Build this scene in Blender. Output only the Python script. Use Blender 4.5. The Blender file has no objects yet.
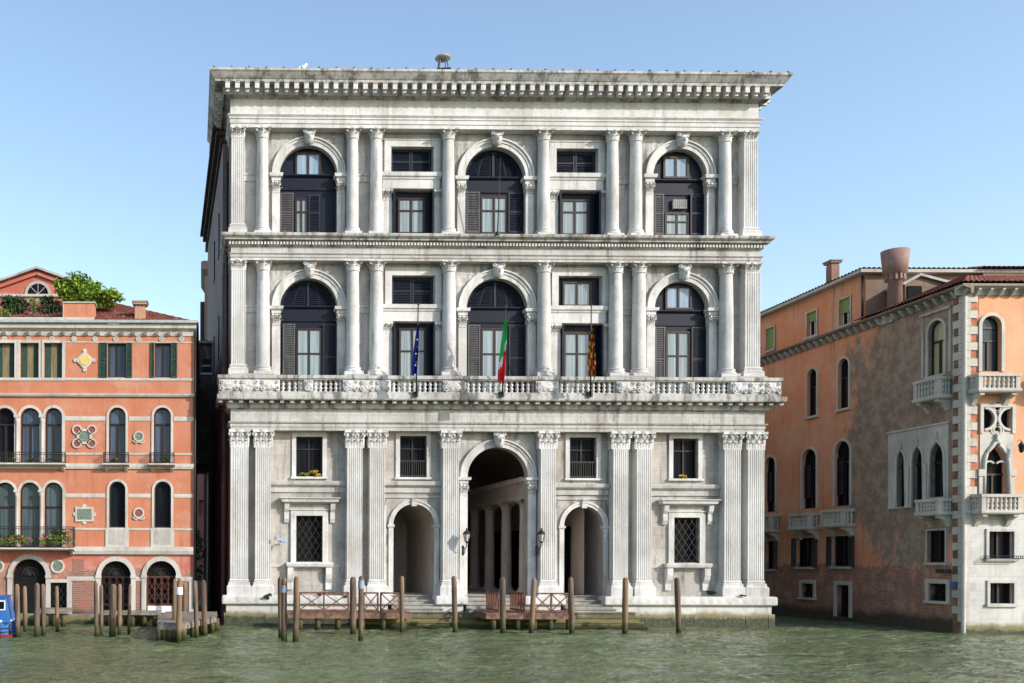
import bpy, math, random
from mathutils import Vector, Matrix, noise
random.seed(7)
rad = math.radians
PI = math.pi
sc = bpy.context.scene
COL = sc.collection

# ------------------------------------------------------------------ camera
F_PX, CX, CY, CAM_H, DIST = 950.0, 203.0, 559.0, 3.13, 45.2
cam_d = bpy.data.cameras.new("Camera")
cam = bpy.data.objects.new("Camera", cam_d)
COL.objects.link(cam)
cam_d.sensor_width = 36.0
cam_d.lens = F_PX / 1024 * 36
cam_d.shift_x = (512 - CX) / 1024
cam_d.shift_y = (CY - 341.5) / 1024
cam_d.clip_end = 6000
cam.location = (0, -DIST, CAM_H)
cam.rotation_euler = (rad(90), rad(-0.2), 0)
CAM_R = cam.rotation_euler.to_matrix()
sc.camera = cam

# ------------------------------------------------------------------ world + sun
SUN = Vector((1.25, -1.0, 0.76)).normalized()
W = bpy.data.worlds.new("World")
sc.world = W
W.use_nodes = True
wn = W.node_tree
bg = wn.nodes["Background"]
sky = wn.nodes.new("ShaderNodeTexSky")
sky.sky_type = 'NISHITA'
sky.sun_disc = False
sky.sun_elevation = math.asin(SUN.z)
sky.sun_rotation = math.atan2(SUN.x, SUN.y)
sky.air_density = 1.15
sky.dust_density = 0.9
sky.ozone_density = 1.0
bg.inputs[1].default_value = 0.15
wn.links.new(sky.outputs[0], bg.inputs[0])
sun_d = bpy.data.lights.new("Sun", 'SUN')
sun_d.energy = 2.8
sun_d.angle = rad(0.5)
sun_d.color = (1.0, 0.95, 0.88)
sun = bpy.data.objects.new("Sun", sun_d)
sun.rotation_euler = (-SUN).to_track_quat('-Z', 'Y').to_euler()
sun.location = (30, -60, 50)
COL.objects.link(sun)
sc.view_settings.view_transform = 'Standard'
sc.view_settings.look = 'None'
sc.view_settings.exposure = 0.86
sc.view_settings.gamma = 1.0
sc.render.engine = 'CYCLES'

# ------------------------------------------------------------------ materials
class NT:
    """tiny node builder"""
    def __init__(s, name):
        s.m = bpy.data.materials.new(name)
        s.m.use_nodes = True
        s.t = s.m.node_tree
        s.b = s.t.nodes["Principled BSDF"]
        g = s.t.nodes.new("ShaderNodeNewGeometry")
        s.pos = g.outputs["Position"]
    def n(s, typ, **kw):
        nd = s.t.nodes.new(typ)
        for k, v in kw.items():
            setattr(nd, k, v)
        return nd
    def link(s, a, b):
        s.t.links.new(a, b)
    def scaled(s, sc_, off=(0, 0, 0), rot=(0, 0, 0)):
        mp = s.n("ShaderNodeMapping")
        mp.inputs["Scale"].default_value = sc_
        mp.inputs["Location"].default_value = off
        mp.inputs["Rotation"].default_value = rot
        s.link(s.pos, mp.inputs["Vector"])
        return mp.outputs[0]
    def noise(s, vec, scale=1.0, detail=4, rough=0.55):
        nd = s.n("ShaderNodeTexNoise")
        nd.inputs["Scale"].default_value = scale
        nd.inputs["Detail"].default_value = detail
        nd.inputs["Roughness"].default_value = rough
        s.link(vec, nd.inputs["Vector"])
        return nd.outputs["Fac"]
    def ramp(s, fac, a, b, lo=0.0, hi=1.0):
        mr = s.n("ShaderNodeMapRange")
        mr.interpolation_type = 'SMOOTHSTEP'
        mr.inputs["From Min"].default_value = a
        mr.inputs["From Max"].default_value = b
        mr.inputs["To Min"].default_value = lo
        mr.inputs["To Max"].default_value = hi
        s.link(fac, mr.inputs["Value"])
        return mr.outputs[0]
    def mix(s, fac, a, b, blend='MIX'):
        mx = s.n("ShaderNodeMix", data_type='RGBA', blend_type=blend)
        if isinstance(fac, (int, float)):
            mx.inputs[0].default_value = fac
        else:
            s.link(fac, mx.inputs[0])
        for i, c in ((6, a), (7, b)):
            if isinstance(c, tuple):
                mx.inputs[i].default_value = (*c[:3], 1)
            else:
                s.link(c, mx.inputs[i])
        return mx.outputs[2]
    def math(s, op, a, b=None):
        nd = s.n("ShaderNodeMath", operation=op)
        for i, v in ((0, a), (1, b)):
            if v is None:
                continue
            if isinstance(v, (int, float)):
                nd.inputs[i].default_value = v
            else:
                s.link(v, nd.inputs[i])
        return nd.outputs[0]
    def xyz(s):
        sp = s.n("ShaderNodeSeparateXYZ")
        s.link(s.pos, sp.inputs[0])
        return sp.outputs
    def bump(s, h, strength=0.3, dist=0.02):
        bp = s.n("ShaderNodeBump")
        bp.inputs["Strength"].default_value = strength
        bp.inputs["Distance"].default_value = dist
        s.link(h, bp.inputs["Height"])
        s.link(bp.outputs[0], s.b.inputs["Normal"])
    def done(s, colr, rough=0.8, spec=0.3):
        if isinstance(colr, tuple):
            s.b.inputs["Base Color"].default_value = (*colr[:3], 1)
        else:
            s.link(colr, s.b.inputs["Base Color"])
        s.b.inputs["Roughness"].default_value = rough
        s.b.inputs["Specular IOR Level"].default_value = spec
        return s.m

def flat_xz(t, sx=1.0, sz=1.0, horiz='x'):
    """vector (x or y, z, 0) for patterns on upright walls"""
    o = t.xyz()
    cb = t.n("ShaderNodeCombineXYZ")
    h = t.math('MULTIPLY', o[0] if horiz == 'x' else o[1], sx)
    v = t.math('MULTIPLY', o[2], sz)
    t.link(h, cb.inputs[0]); t.link(v, cb.inputs[1])
    return cb.outputs[0]

def brick(t, vec, w=0.5, h=0.25, mortar=0.01, c1=(1, 1, 1), c2=(.9, .9, .9), cm=(.5, .5, .5)):
    b = t.n("ShaderNodeTexBrick")
    b.inputs["Color1"].default_value = (*c1, 1)
    b.inputs["Color2"].default_value = (*c2, 1)
    b.inputs["Mortar"].default_value = (*cm, 1)
    b.inputs["Scale"].default_value = 1.0
    b.inputs["Mortar Size"].default_value = mortar
    b.inputs["Brick Width"].default_value = w
    b.inputs["Row Height"].default_value = h
    t.link(vec, b.inputs["Vector"])
    return b.outputs["Color"]

def stone(name, light, dark, stain=0.5, joints=True, soot=0.0, algae=False, az=0.0, warm=(.42, .36, .28)):
    t = NT(name)
    big = t.ramp(t.noise(t.pos, 0.45, 6, 0.65), 0.38, 0.68)
    col = t.mix(big, light, tuple(0.5 * (a + b) for a, b in zip(light, dark)))
    streak = t.ramp(t.noise(t.scaled((3.2, 3.2, 0.22)), 1.0, 5, 0.6), 0.50, 0.74)
    col = t.mix(t.math('MULTIPLY', streak, stain), col, dark)
    wr = t.ramp(t.noise(t.scaled((1.4, 1.4, 0.9), (9, 3, 5)), 1.0, 5, 0.6), 0.55, 0.75)
    col = t.mix(t.math('MULTIPLY', wr, 0.45), col, warm)
    bl = t.ramp(t.noise(t.scaled((.8, .8, .5), (2, 6, 9)), 1.0, 6, 0.7), 0.50, 0.66)
    col = t.mix(t.math('MULTIPLY', bl, stain * 0.8), col, tuple(0.55 * a + 0.45 * b for a, b in zip(dark, light)))
    crust = t.ramp(t.noise(t.scaled((1.7, 1.7, .35), (8, 8, 3)), 1.0, 8, 0.72), 0.56, 0.66)
    col = t.mix(t.math('MULTIPLY', crust, stain * 0.75), col, tuple(.55 * c for c in dark))
    wash = t.ramp(t.noise(t.scaled((4.5, 4.5, .10), (1, 7, 3)), 1.0, 4, 0.55), 0.58, 0.72)
    col = t.mix(t.math('MULTIPLY', wash, 0.45), col, tuple(min(.72, 1.18 * c) for c in light))
    if joints:
        bk = brick(t, flat_xz(t), 1.35, 0.62, 0.012, (1, 1, 1), (.93, .93, .94), (.72, .70, .68))
        col = t.mix(0.75, col, bk, 'MULTIPLY')
    if soot:
        st = t.ramp(t.noise(t.scaled((2.0, 2.0, 0.6), (4, 0, 1)), 1.0, 7, 0.75), 0.47, 0.62)
        col = t.mix(t.math('MULTIPLY', st, soot), col, (.045, .04, .035))
    if algae:
        z = t.xyz()[2]
        wob = t.math('MULTIPLY', t.noise(t.scaled((1.2, 1.2, 1.2)), 1.0, 5, 0.7), 0.55)
        zz = t.math('SUBTRACT', t.math('SUBTRACT', z, az), wob)
        col = t.mix(t.ramp(zz, 0.30, 0.02), col, (.17, .15, .06))
        col = t.mix(t.ramp(zz, 0.02, -0.14), col, (.025, .032, .012))
    fine = t.noise(t.pos, 9, 5, 0.7)
    col = t.mix(t.ramp(fine, 0.3, 0.7, 0.0, 0.22), col, dark)
    t.bump(fine, 0.35, 0.02)
    return t.done(col, 0.75, 0.25)

ISTR = stone("istrian stone", (.51, .50, .485), (.165, .146, .128), 0.8)
ISTR_G = stone("stained lower stone", (.46, .435, .40), (.13, .11, .09), 0.85)
ISTR_P = stone("istrian stone smooth", (.62, .616, .608), (.24, .222, .205), 0.55, joints=False)
ISTR_D = stone("weathered cornice stone", (.51, .505, .49), (.17, .155, .142), 0.65, joints=False, soot=0.75)
ISTR_B = stone("plinth stone", (.57, .56, .545), (.30, .29, .26), 0.5, joints=False, algae=True, az=.22)
PILST = stone("pilaster stone", (.60, .595, .585), (.30, .285, .265), 0.38, joints=False)
STEP = stone("step stone", (.33, .315, .29), (.11, .10, .085), 0.8, joints=False, algae=True)
STEP_M = stone("mossy step stone", (.13, .125, .085), (.04, .04, .025), 0.9, joints=False, algae=True)
TRIM = stone("white trim stone", (.52, .50, .46), (.26, .24, .215), 0.55, joints=False)
TRIM_G = stone("grey trim stone", (.44, .42, .39), (.20, .19, .17), 0.5, joints=False)
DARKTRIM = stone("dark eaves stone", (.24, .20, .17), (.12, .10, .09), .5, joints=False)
INNER = stone("inner wall plaster", (.48, .42, .38), (.28, .24, .215), 0.5, joints=False)
SIDE = stone("dark brown side wall", (.22, .15, .13), (.07, .055, .05), 0.7, joints=True)  # dark brown base with darker streaks and joints
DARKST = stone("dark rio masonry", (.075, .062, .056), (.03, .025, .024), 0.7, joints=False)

def plaster(name, base, pale, dirty, brick_low=None, patch=None, horiz='x'):
    t = NT(name)
    o = t.xyz()
    a = t.ramp(t.noise(t.pos, 0.5, 6, 0.62), 0.35, 0.7)
    col = t.mix(a, base, pale)
    st = t.ramp(t.noise(t.scaled((2.6, 2.6, 0.2)), 1.0, 5, 0.6), 0.52, 0.75)
    col = t.mix(t.math('MULTIPLY', st, 0.45), col, dirty)
    fade = t.ramp(t.noise(t.scaled((.7, .7, .55), (5, 1, 2)), 1.0, 8, 0.72), 0.50, 0.64)
    col = t.mix(t.math('MULTIPLY', fade, 0.5), col, tuple(.68 * a_ + .32 * b_ for a_, b_ in zip(pale, (.5, .40, .32))))
    st3 = t.ramp(t.noise(t.scaled((5.5, 5.5, 0.16), (1, 4, 2)), 1.0, 5, 0.6), 0.56, 0.72)
    col = t.mix(t.math('MULTIPLY', st3, 0.4), col, dirty)
    if patch:
        (py0, pz0, ry, rz, pc) = patch
        dy = t.math('DIVIDE', t.math('SUBTRACT', o[1], py0), ry)
        dz = t.math('DIVIDE', t.math('SUBTRACT', o[2], pz0), rz)
        d2 = t.math('ADD', t.math('MULTIPLY', dy, dy), t.math('MULTIPLY', dz, dz))
        nz = t.math('MULTIPLY', t.noise(t.scaled((.7, .7, .38)), 1.0, 9, 0.75), 3.4)
        f = t.math('ADD', d2, nz)
        pcn = t.mix(t.ramp(t.noise(t.pos, 1.6, 6, 0.7), 0.4, 0.62), pc, tuple(c * 1.6 for c in pc))
        col = t.mix(t.ramp(f, 2.9, 2.4), col, pcn)
        st2 = t.ramp(t.noise(t.scaled((1.5, 1.5, 0.12), (3, 8, 0)), 1.0, 6, 0.65), 0.56, 0.70)
        col = t.mix(t.math('MULTIPLY', st2, 0.8), col, pc)
    if brick_low:
        z0, soft = brick_low
        bk = brick(t, flat_xz(t, horiz=horiz), 0.27, 0.085, 0.012, (.26, .10, .07), (.17, .07, .055), (.30, .25, .21))
        bk = t.mix(t.ramp(t.noise(t.pos, 1.3, 6, 0.7), 0.45, 0.68), bk, tuple(0.72 * c for c in pale))
        nz = t.math('MULTIPLY', t.noise(t.pos, 0.8, 6, 0.7), 2 * soft)
        f = t.math('ADD', t.math('SUBTRACT', o[2], z0), nz)
        col = t.mix(t.ramp(f, soft * 1.12, soft * 0.95), col, bk)
        al = t.math('SUBTRACT', o[2], t.math('MULTIPLY', t.noise(t.pos, 1.2, 5, .6), 0.7))
        col = t.mix(t.ramp(al, 0.55, 0.05), col, (.045, .045, .03))
    fine = t.noise(t.pos, 7, 6, 0.7)
    col = t.mix(t.ramp(fine, 0.35, 0.7, 0, 0.18), col, dirty)
    t.bump(fine, 0.3, 0.02)
    return t.done(col, 0.9, 0.15)

PL_L = plaster("coral plaster", (.44, .162, .090), (.48, .212, .135), (.25, .085, .055))
PL_LB = plaster("coral plaster over brick", (.40, .125, .085), (.52, .28, .21), (.25, .085, .065), brick_low=(2.5, 1.0))
PL_R = plaster("peeling orange plaster", (.62, .25, .135), (.64, .34, .22), (.27, .16, .115),
               brick_low=(2.9, 1.0), patch=(-.6, 9.6, 4.6, 7.0, (.205, .155, .122)), horiz='y')
PL_RF = plaster("plain orange plaster", (.60, .30, .17), (.66, .37, .23), (.40, .22, .14))  # slightly yellower orange
PL_GAB = plaster("red gable plaster", (.40, .12, .085), (.46, .17, .12), (.27, .08, .06))
PL_ATT = plaster("brown attic plaster", (.17, .12, .095), (.22, .155, .12), (.12, .085, .07))
PL_PINK = plaster("pink plaster", (.62, .28, .21), (.66, .34, .27), (.45, .2, .16))
BRICK = plaster("bare brick", (.27, .10, .07), (.40, .17, .13), (.16, .07, .05), brick_low=(20, 1))

def simple(name, c, rough=0.6, spec=0.3, var=0.25, scale=4.0, metal=0.0, streak=False):
    t = NT(name)
    v = t.scaled((1, 1, 0.15)) if streak else t.pos
    f = t.ramp(t.noise(v, scale, 5, 0.6), 0.3, 0.7)
    col = t.mix(f, tuple(x * (1 - var) for x in c), tuple(min(1, x * (1 + var)) for x in c))
    t.b.inputs["Metallic"].default_value = metal
    return t.done(col, rough, spec)

NAVY = simple("navy joinery", (.004, .007, .017), 0.5, 0.2, 0.3, 3)
SHUT = simple("grey shutter", (.072, .070, .074), 0.6, 0.3, 0.25, 6, streak=True)  # grey leaf at the left of each arch window
SHUT_D = simple("navy shutter", (.008, .011, .023), 0.5, 0.3, 0.3, 6)
BROWN = simple("brown window frame", (.024, .010, .009), 0.5, 0.3, 0.25, 6)
BLACK = simple("dark interior", (.010, .010, .011), 0.8, 0.1, 0.2, 3)
IRON = simple("wrought iron", (.018, .017, .017), 0.5, 0.4, 0.3, 8)
DKSH = simple("charcoal shutter", (.030, .030, .030), 0.6, 0.25, 0.3, 6)
GREENSH = simple("dark green shutter", (.022, .05, .038), 0.6, 0.25, 0.3, 6)
OLIVE = simple("olive blind", (.16, .135, .075), 0.7, 0.2, 0.25, 5, streak=True)
LIME = simple("green roller blind", (.17, .27, .085), 0.7, 0.2, 0.15, 5)
GATE = simple("rusty gate", (.085, .034, .026), .7, .2, .3, 6)
RUSTRAIL = simple("oxblood railing paint", (.14, .06, .042), 0.7, 0.2, 0.35, 6)
DECK = simple("weathered deck boards", (.155, .095, .07), 0.85, 0.15, 0.45, 5)
DECKG = simple("grey deck boards", (.20, .175, .15), 0.85, 0.15, 0.4, 5)
GREEND = simple("green porphyry disc", (.13, .17, .13), 0.5, 0.3, 0.35, 14)
REDD = simple("red porphyry disc", (.20, .065, .05), 0.5, 0.3, 0.35, 14)
YELD = simple("yellow marble disc", (.55, .40, .14), 0.6, 0.3, 0.2, 14)
GREY_METAL = simple("grey painted metal", (.35, .38, .40), 0.45, 0.4, 0.15, 5)
WHITE = simple("white paint", (.74, .74, .72), 0.5, 0.3, 0.06, 5)
BLUEBOAT = simple("blue boat paint", (.02, .12, .38), 0.35, 0.5, 0.12, 3)
LEAD = simple("lead roof", (.20, .20, .20), 0.6, 0.3, 0.3, 2)
CHIM_PINK = plaster("pink chimney render", (.20, .115, .09), (.28, .18, .155), (.11, .07, .058))
CHIM_TAN = plaster("tan chimney render", (.40, .22, .13), (.46, .28, .18), (.2, .13, .09))
SOIL = simple("planter soil", (.05, .035, .025), 0.9, 0.1)
GOLD = simple("gold cloth", (.55, .33, .05), 0.7, 0.2, 0.2, 9)
MAROON = simple("maroon cloth", (.20, .025, .02), 0.8, 0.1, 0.3, 8)
FBLUE = simple("flag blue", (.012, .03, .24), 0.8, 0.1, 0.15, 6)
FGREEN = simple("flag green", (.04, .42, .10), 0.8, 0.1, 0.1, 6)
FWHITE = simple("flag white", (.75, .75, .74), 0.8, 0.1, 0.05, 6)
FRED = simple("flag red", (.60, .02, .03), 0.8, 0.1, 0.1, 6)
SIGNB = simple("blue enamel", (.05, .12, .42), 0.4, 0.4, 0.1)
BULB = simple("frosted lamp glass", (.62, .62, .58), 0.25, 0.5, 0.1)
GULLM = simple("gull feathers", (.75, .75, .76), 0.7, 0.2, 0.08)

def tile_mat():
    t = NT("terracotta roof tiles")
    f = t.noise(t.pos, 2.2, 5, 0.7)
    col = t.mix(t.ramp(f, 0.38, 0.66), (.20, .06, .045), (.10, .042, .036))
    g = t.noise(t.scaled((5, 2.3, 3)), 1, 3, 0.6)
    col = t.mix(t.ramp(g, 0.5, 0.72), col, (.26, .14, .11))
    return t.done(col, 0.85, 0.2)
TILE = tile_mat()

def pane_mat(name, base, var, rough=0.08, spec=.45):
    t = NT(name)
    fold = t.noise(t.scaled((9, 9, 0.25)), 1.0, 3, 0.5)
    col = t.mix(t.ramp(fold, 0.38, 0.64), tuple(c * (1 - var) for c in base), base)
    wob = t.noise(t.pos, 1.2, 2, 0.5)
    t.bump(wob, 0.05, 0.05)
    t.b.inputs["Coat Weight"].default_value = 0.0
    m = t.done(col, rough, spec)
    return m
PANE = pane_mat("curtained window glass", (.27, .325, .34), 0.35)
PANE_S = pane_mat("pale painted reflection glass", (.26, .34, .44), 0.25)  # blue of the mirrored sky painted into the base colour
PANE_B = pane_mat("painted sky reflection glass", (.060, .088, .135), 0.5, spec=.3)  # slate blue base colour stands in for a sky reflection
PANE_D = pane_mat("dark window glass", (.013, .016, .022), 0.5, rough=.15, spec=.02)
PANE_T = pane_mat("teal curtained glass", (.06, .095, .11), 0.5, spec=.2)
PANE_Y = pane_mat("yellowish blind glass", (.40, .37, .24), 0.2)

def wood_post():
    t = NT("mooring post wood")
    f = t.noise(t.scaled((14, 14, 0.8)), 1.0, 5, 0.65)
    col = t.mix(t.ramp(f, 0.35, 0.68), (.165, .12, .09), (.055, .041, .033))
    pale = t.ramp(t.noise(t.scaled((0.9, 0.9, 0.35), (7, 2, 0)), 1, 3, 0.5), 0.42, 0.64)
    col = t.mix(t.math('MULTIPLY', pale, 0.6), col, (.28, .175, .10))
    z = t.math('SUBTRACT', t.xyz()[2], t.math('MULTIPLY', t.noise(t.pos, 3, 4, 0.6), 0.3))
    col = t.mix(t.ramp(z, 0.42, 0.12), col, (.06, .065, .022))
    col = t.mix(t.ramp(z, 0.12, -0.08), col, (.02, .024, .012))
    t.bump(f, 0.6, 0.02)
    return t.done(col, 0.85, 0.15)
WOOD = wood_post()

def leaf_mat(name, a, b):
    t = NT(name)
    oi = t.noise(t.pos, 5.0, 3, 0.6)
    col = t.mix(t.ramp(oi, 0.35, 0.65), a, b)
    m = t.done(col, 0.6, 0.25)
    t.b.inputs["Transmission Weight"].default_value = 0.0
    t.b.inputs["Subsurface Weight"].default_value = 0.0
    return m
LEAF = leaf_mat("bright leaves", (.10, .18, .022), (.20, .30, .03))
LEAF_D = leaf_mat("dark leaves", (.025, .05, .015), (.05, .09, .03))
LEAF_Y = leaf_mat("yellow green leaves", (.19, .25, .03), (.30, .33, .05))
FLOW_Y = leaf_mat("yellow flowers", (.55, .33, .03), (.65, .45, .05))
FLOW_R = leaf_mat("pink flowers", (.55, .09, .13), (.65, .25, .25))
BARK = simple("shrub bark", (.07, .05, .035), 0.9, 0.1)

def water_mat():
    t = NT("canal water")
    a = t.noise(t.scaled((0.75, 1.7, 1.0)), 1.0, 7, 0.66)
    b = t.noise(t.scaled((2.2, 4.6, 1.0), (3, 1, 0)), 1.0, 5, 0.6)
    gust = t.ramp(t.noise(t.scaled((.11, .22, 1), (3, 3, 0)), 1, 4, .6), .36, .62, .45, 1.35)
    h = t.math('MULTIPLY', gust, t.math('ADD', t.math('MULTIPLY', a, 1.0), t.math('MULTIPLY', b, 0.42)))
    t.bump(h, 1.0, 0.85)
    mud = t.ramp(t.noise(t.scaled((.06, .14, 1)), 1, 4, .6), .35, .7)
    col = t.mix(mud, (.108, .142, .062), (.150, .180, .088))
    t.b.inputs["IOR"].default_value = 1.33
    m = t.done(col, 0.03, 0.5)
    return m
WATER = water_mat()

# ------------------------------------------------------------------ object helpers
def tag(o, label=None, cat=None, group=None, kind=None):
    if label: o["label"] = label
    if cat: o["category"] = cat
    if group: o["group"] = group
    if kind: o["kind"] = kind
    return o

def thing(name, label, cat, loc=(0, 0, 0), rotz=0.0, group=None):
    o = bpy.data.objects.new(name, None)
    o.empty_display_size = 0.3
    COL.objects.link(o)
    o.location = loc
    o.rotation_euler = (0, 0, rotz)
    return tag(o, label, cat, group)

def copy_tree(o, parent=None):
    c = o.copy()
    COL.objects.link(c)
    if parent: c.parent = parent
    for ch in list(o.children):
        copy_tree(ch, c)
    return c

class MB:
    def __init__(s, M=None):
        s.v, s.f, s.mi = [], [], []
        s.M = M
        s.cur = 0
        s.smooth = set()
        s.sm = False
    def add(s, vs, fs):
        o = len(s.v)
        s.v.extend([Vector(p) for p in vs])
        for f in fs:
            if s.sm: s.smooth.add(len(s.f))
            s.f.append([i + o for i in f]); s.mi.append(s.cur)
    def box(s, x0, x1, y0, y1, z0, z1):
        s.add([(x0, y0, z0), (x1, y0, z0), (x1, y1, z0), (x0, y1, z0),
               (x0, y0, z1), (x1, y0, z1), (x1, y1, z1), (x0, y1, z1)],
              [(0, 3, 2, 1), (4, 5, 6, 7), (0, 1, 5, 4), (1, 2, 6, 5), (2, 3, 7, 6), (3, 0, 4, 7)])
        return s
    def quad(s, a, b, c, d):
        s.add([a, b, c, d], [(0, 1, 2, 3)])
    def prism_xz(s, poly, y0, y1):
        n = len(poly)
        vs = [(x, y0, z) for x, z in poly] + [(x, y1, z) for x, z in poly]
        fs = [tuple(range(n)), tuple(range(2 * n - 1, n - 1, -1))]
        fs += [(i, i + n, (i + 1) % n + n, (i + 1) % n) for i in range(n)]
        s.add(vs, fs)
    def prism_xy(s, poly, z0, z1):
        n = len(poly)
        vs = [(x, y, z0) for x, y in poly] + [(x, y, z1) for x, y in poly]
        fs = [tuple(range(n - 1, -1, -1)), tuple(range(n, 2 * n))]
        fs += [(i, (i + 1) % n, (i + 1) % n + n, i + n) for i in range(n)]
        s.add(vs, fs)
    def sweep_x(s, prof, x0, x1):
        n = len(prof)
        vs = [(x0, y, z) for y, z in prof] + [(x1, y, z) for y, z in prof]
        fs = [tuple(range(n)), tuple(range(2 * n - 1, n - 1, -1))]
        fs += [(i, i + n, (i + 1) % n + n, (i + 1) % n) for i in range(n)]
        s.add(vs, fs)
    def cornice(s, prof, xl, xr, yf, yb):
        """prof: (outset, z) from bottom to top; mitred round the front and both ends"""
        vs, n = [], len(prof)
        for o, z in prof:
            vs += [(xl - o, yb, z), (xl - o, yf - o, z), (xr + o, yf - o, z), (xr + o, yb, z)]
        fs = []
        for i in range(n - 1):
            a, b = 4 * i, 4 * i + 4
            for k in range(3):
                fs.append((a + k, a + k + 1, b + k + 1, b + k))
            fs.append((a + 3, a, b, b + 3))
        t = 4 * (n - 1)
        fs.append((t, t + 1, t + 2, t + 3))
        fs.append((3, 2, 1, 0))
        s.add(vs, fs)
    def lathe(s, prof, cx=0, cy=0, n=14, a0=0.0):
        s.sm = True
        vs, fs = [], []
        for r, z in prof:
            for k in range(n):
                a = a0 + 2 * PI * k / n
                vs.append((cx + r * math.cos(a), cy + r * math.sin(a), z))
        for i in range(len(prof) - 1):
            for k in range(n):
                k2 = (k + 1) % n
                fs.append((i * n + k, i * n + k2, (i + 1) * n + k2, (i + 1) * n + k))
        s.add(vs, fs)
        s.sm = False
        s.add(vs[:n], [tuple(range(n - 1, -1, -1))])
        s.add(vs[-n:], [tuple(range(n))])
    def tube(s, pts, r, n=6, r1=None):
        pts = [Vector(p) for p in pts]
        m = len(pts)
        vs, fs = [], []
        for i, p in enumerate(pts):
            d = (pts[min(i + 1, m - 1)] - pts[max(i - 1, 0)])
            if d.length < 1e-9: d = Vector((0, 0, 1))
            d.normalize()
            up = Vector((0, 0, 1)) if abs(d.z) < 0.9 else Vector((0, 1, 0))
            u = d.cross(up).normalized(); w = u.cross(d)
            rr = r if r1 is None else r + (r1 - r) * i / max(1, m - 1)
            for k in range(n):
                a = 2 * PI * k / n
                vs.append(p + rr * (math.cos(a) * u + math.sin(a) * w))
        for i in range(m - 1):
            for k in range(n):
                k2 = (k + 1) % n
                fs.append((i * n + k, (i + 1) * n + k, (i + 1) * n + k2, i * n + k2))
        fs.append(tuple(range(n)))
        fs.append(tuple(range(m * n - 1, (m - 1) * n - 1, -1)))
        s.sm = n > 5
        s.add(vs, fs)
        s.sm = False
    def bar(s, a, b, w, d):
        """flat bar in the x-z plane from a to b (3D points), width w, thickness d along y"""
        a, b = Vector(a), Vector(b)
        t = (b - a).normalized()
        nrm = Vector((-t.z, 0, t.x)) * (w / 2)
        dy = Vector((0, d / 2, 0))
        vs = [a - nrm - dy, b - nrm - dy, b + nrm - dy, a + nrm - dy, a - nrm + dy, b - nrm + dy, b + nrm + dy, a + nrm + dy]
        s.add(vs, [(0, 3, 2, 1), (4, 5, 6, 7), (0, 1, 5, 4), (1, 2, 6, 5), (2, 3, 7, 6), (3, 0, 4, 7)])
    def arch_band(s, cx, zs, r0, r1, y0, y1, n=20, a0=0.0, a1=PI):
        vs, fs = [], []
        for i in range(n + 1):
            a = a0 + (a1 - a0) * i / n
            c, t = math.cos(a), math.sin(a)
            vs += [(cx + r0 * c, y0, zs + r0 * t), (cx + r1 * c, y0, zs + r1 * t),
                   (cx + r1 * c, y1, zs + r1 * t), (cx + r0 * c, y1, zs + r0 * t)]
        for i in range(n):
            a, b = 4 * i, 4 * i + 4
            for k in range(4):
                fs.append((a + k, b + k, b + (k + 1) % 4, a + (k + 1) % 4))
        fs += [(0, 1, 2, 3), (4 * n + 3, 4 * n + 2, 4 * n + 1, 4 * n)]
        s.add(vs, fs)
    def disc(s, cx, cz, r, y0, y1, n=18):
        s.prism_xz([(cx + r * math.cos(2 * PI * k / n), cz + r * math.sin(2 * PI * k / n)) for k in range(n)], y0, y1)
    def relief(s, x0, x1, z0, z1, y, amp, nx, nz, fn):
        vs, fs = [], []
        for j in range(nz + 1):
            for i in range(nx + 1):
                u, w = i / nx, j / nz
                e = 0 if i in (0, nx) or j in (0, nz) else fn(u, w)
                vs.append((x0 + (x1 - x0) * u, y - amp * e, z0 + (z1 - z0) * w))
        for j in range(nz):
            for i in range(nx):
                a = j * (nx + 1) + i
                fs.append((a, a + 1, a + nx + 2, a + nx + 1))
        s.sm = True
        s.add(vs, fs)
        s.sm = False
    def wall(s, x0, x1, z0, z1, y, ops, depth):
        """sheet at y with openings (poly top) and reveals going back by depth"""
        xs = sorted({x0, x1, *[o[0] for o in ops], *[o[1] for o in ops]})
        for a, b in zip(xs[:-1], xs[1:]):
            m = (a + b) / 2
            cov = sorted([o for o in ops if o[0] < m < o[1]], key=lambda o: o[2])
            z = z0
            for o in cov:
                if o[2] > z + 1e-5: s.quad((a, y, z), (b, y, z), (b, y, o[2]), (a, y, o[2]))
                z = o[3]
            if z1 > z + 1e-5: s.quad((a, y, z), (b, y, z), (b, y, z1), (a, y, z1))
        for o in ops:
            top = o_top(o)
            xa, xb, za, zb = o[:4]
            loop = [(xa, za)] + top + [(xb, za)]
            for (p, q) in zip(loop[:-1], loop[1:]):
                s.quad((p[0], y, p[1]), (q[0], y, q[1]), (q[0], y + depth, q[1]), (p[0], y + depth, p[1]))
            s.quad((xa, y, za), (xa, y + depth, za), (xb, y + depth, za), (xb, y, za))
            if o[4] != 'r':
                for (p, q) in zip(top[:-1], top[1:]):
                    if abs(q[0] - p[0]) > 1e-6 and (zb - p[1] > 1e-6 or zb - q[1] > 1e-6):
                        s.quad((p[0], y, p[1]), (q[0], y, q[1]), (q[0], y, zb), (p[0], y, zb))
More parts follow.
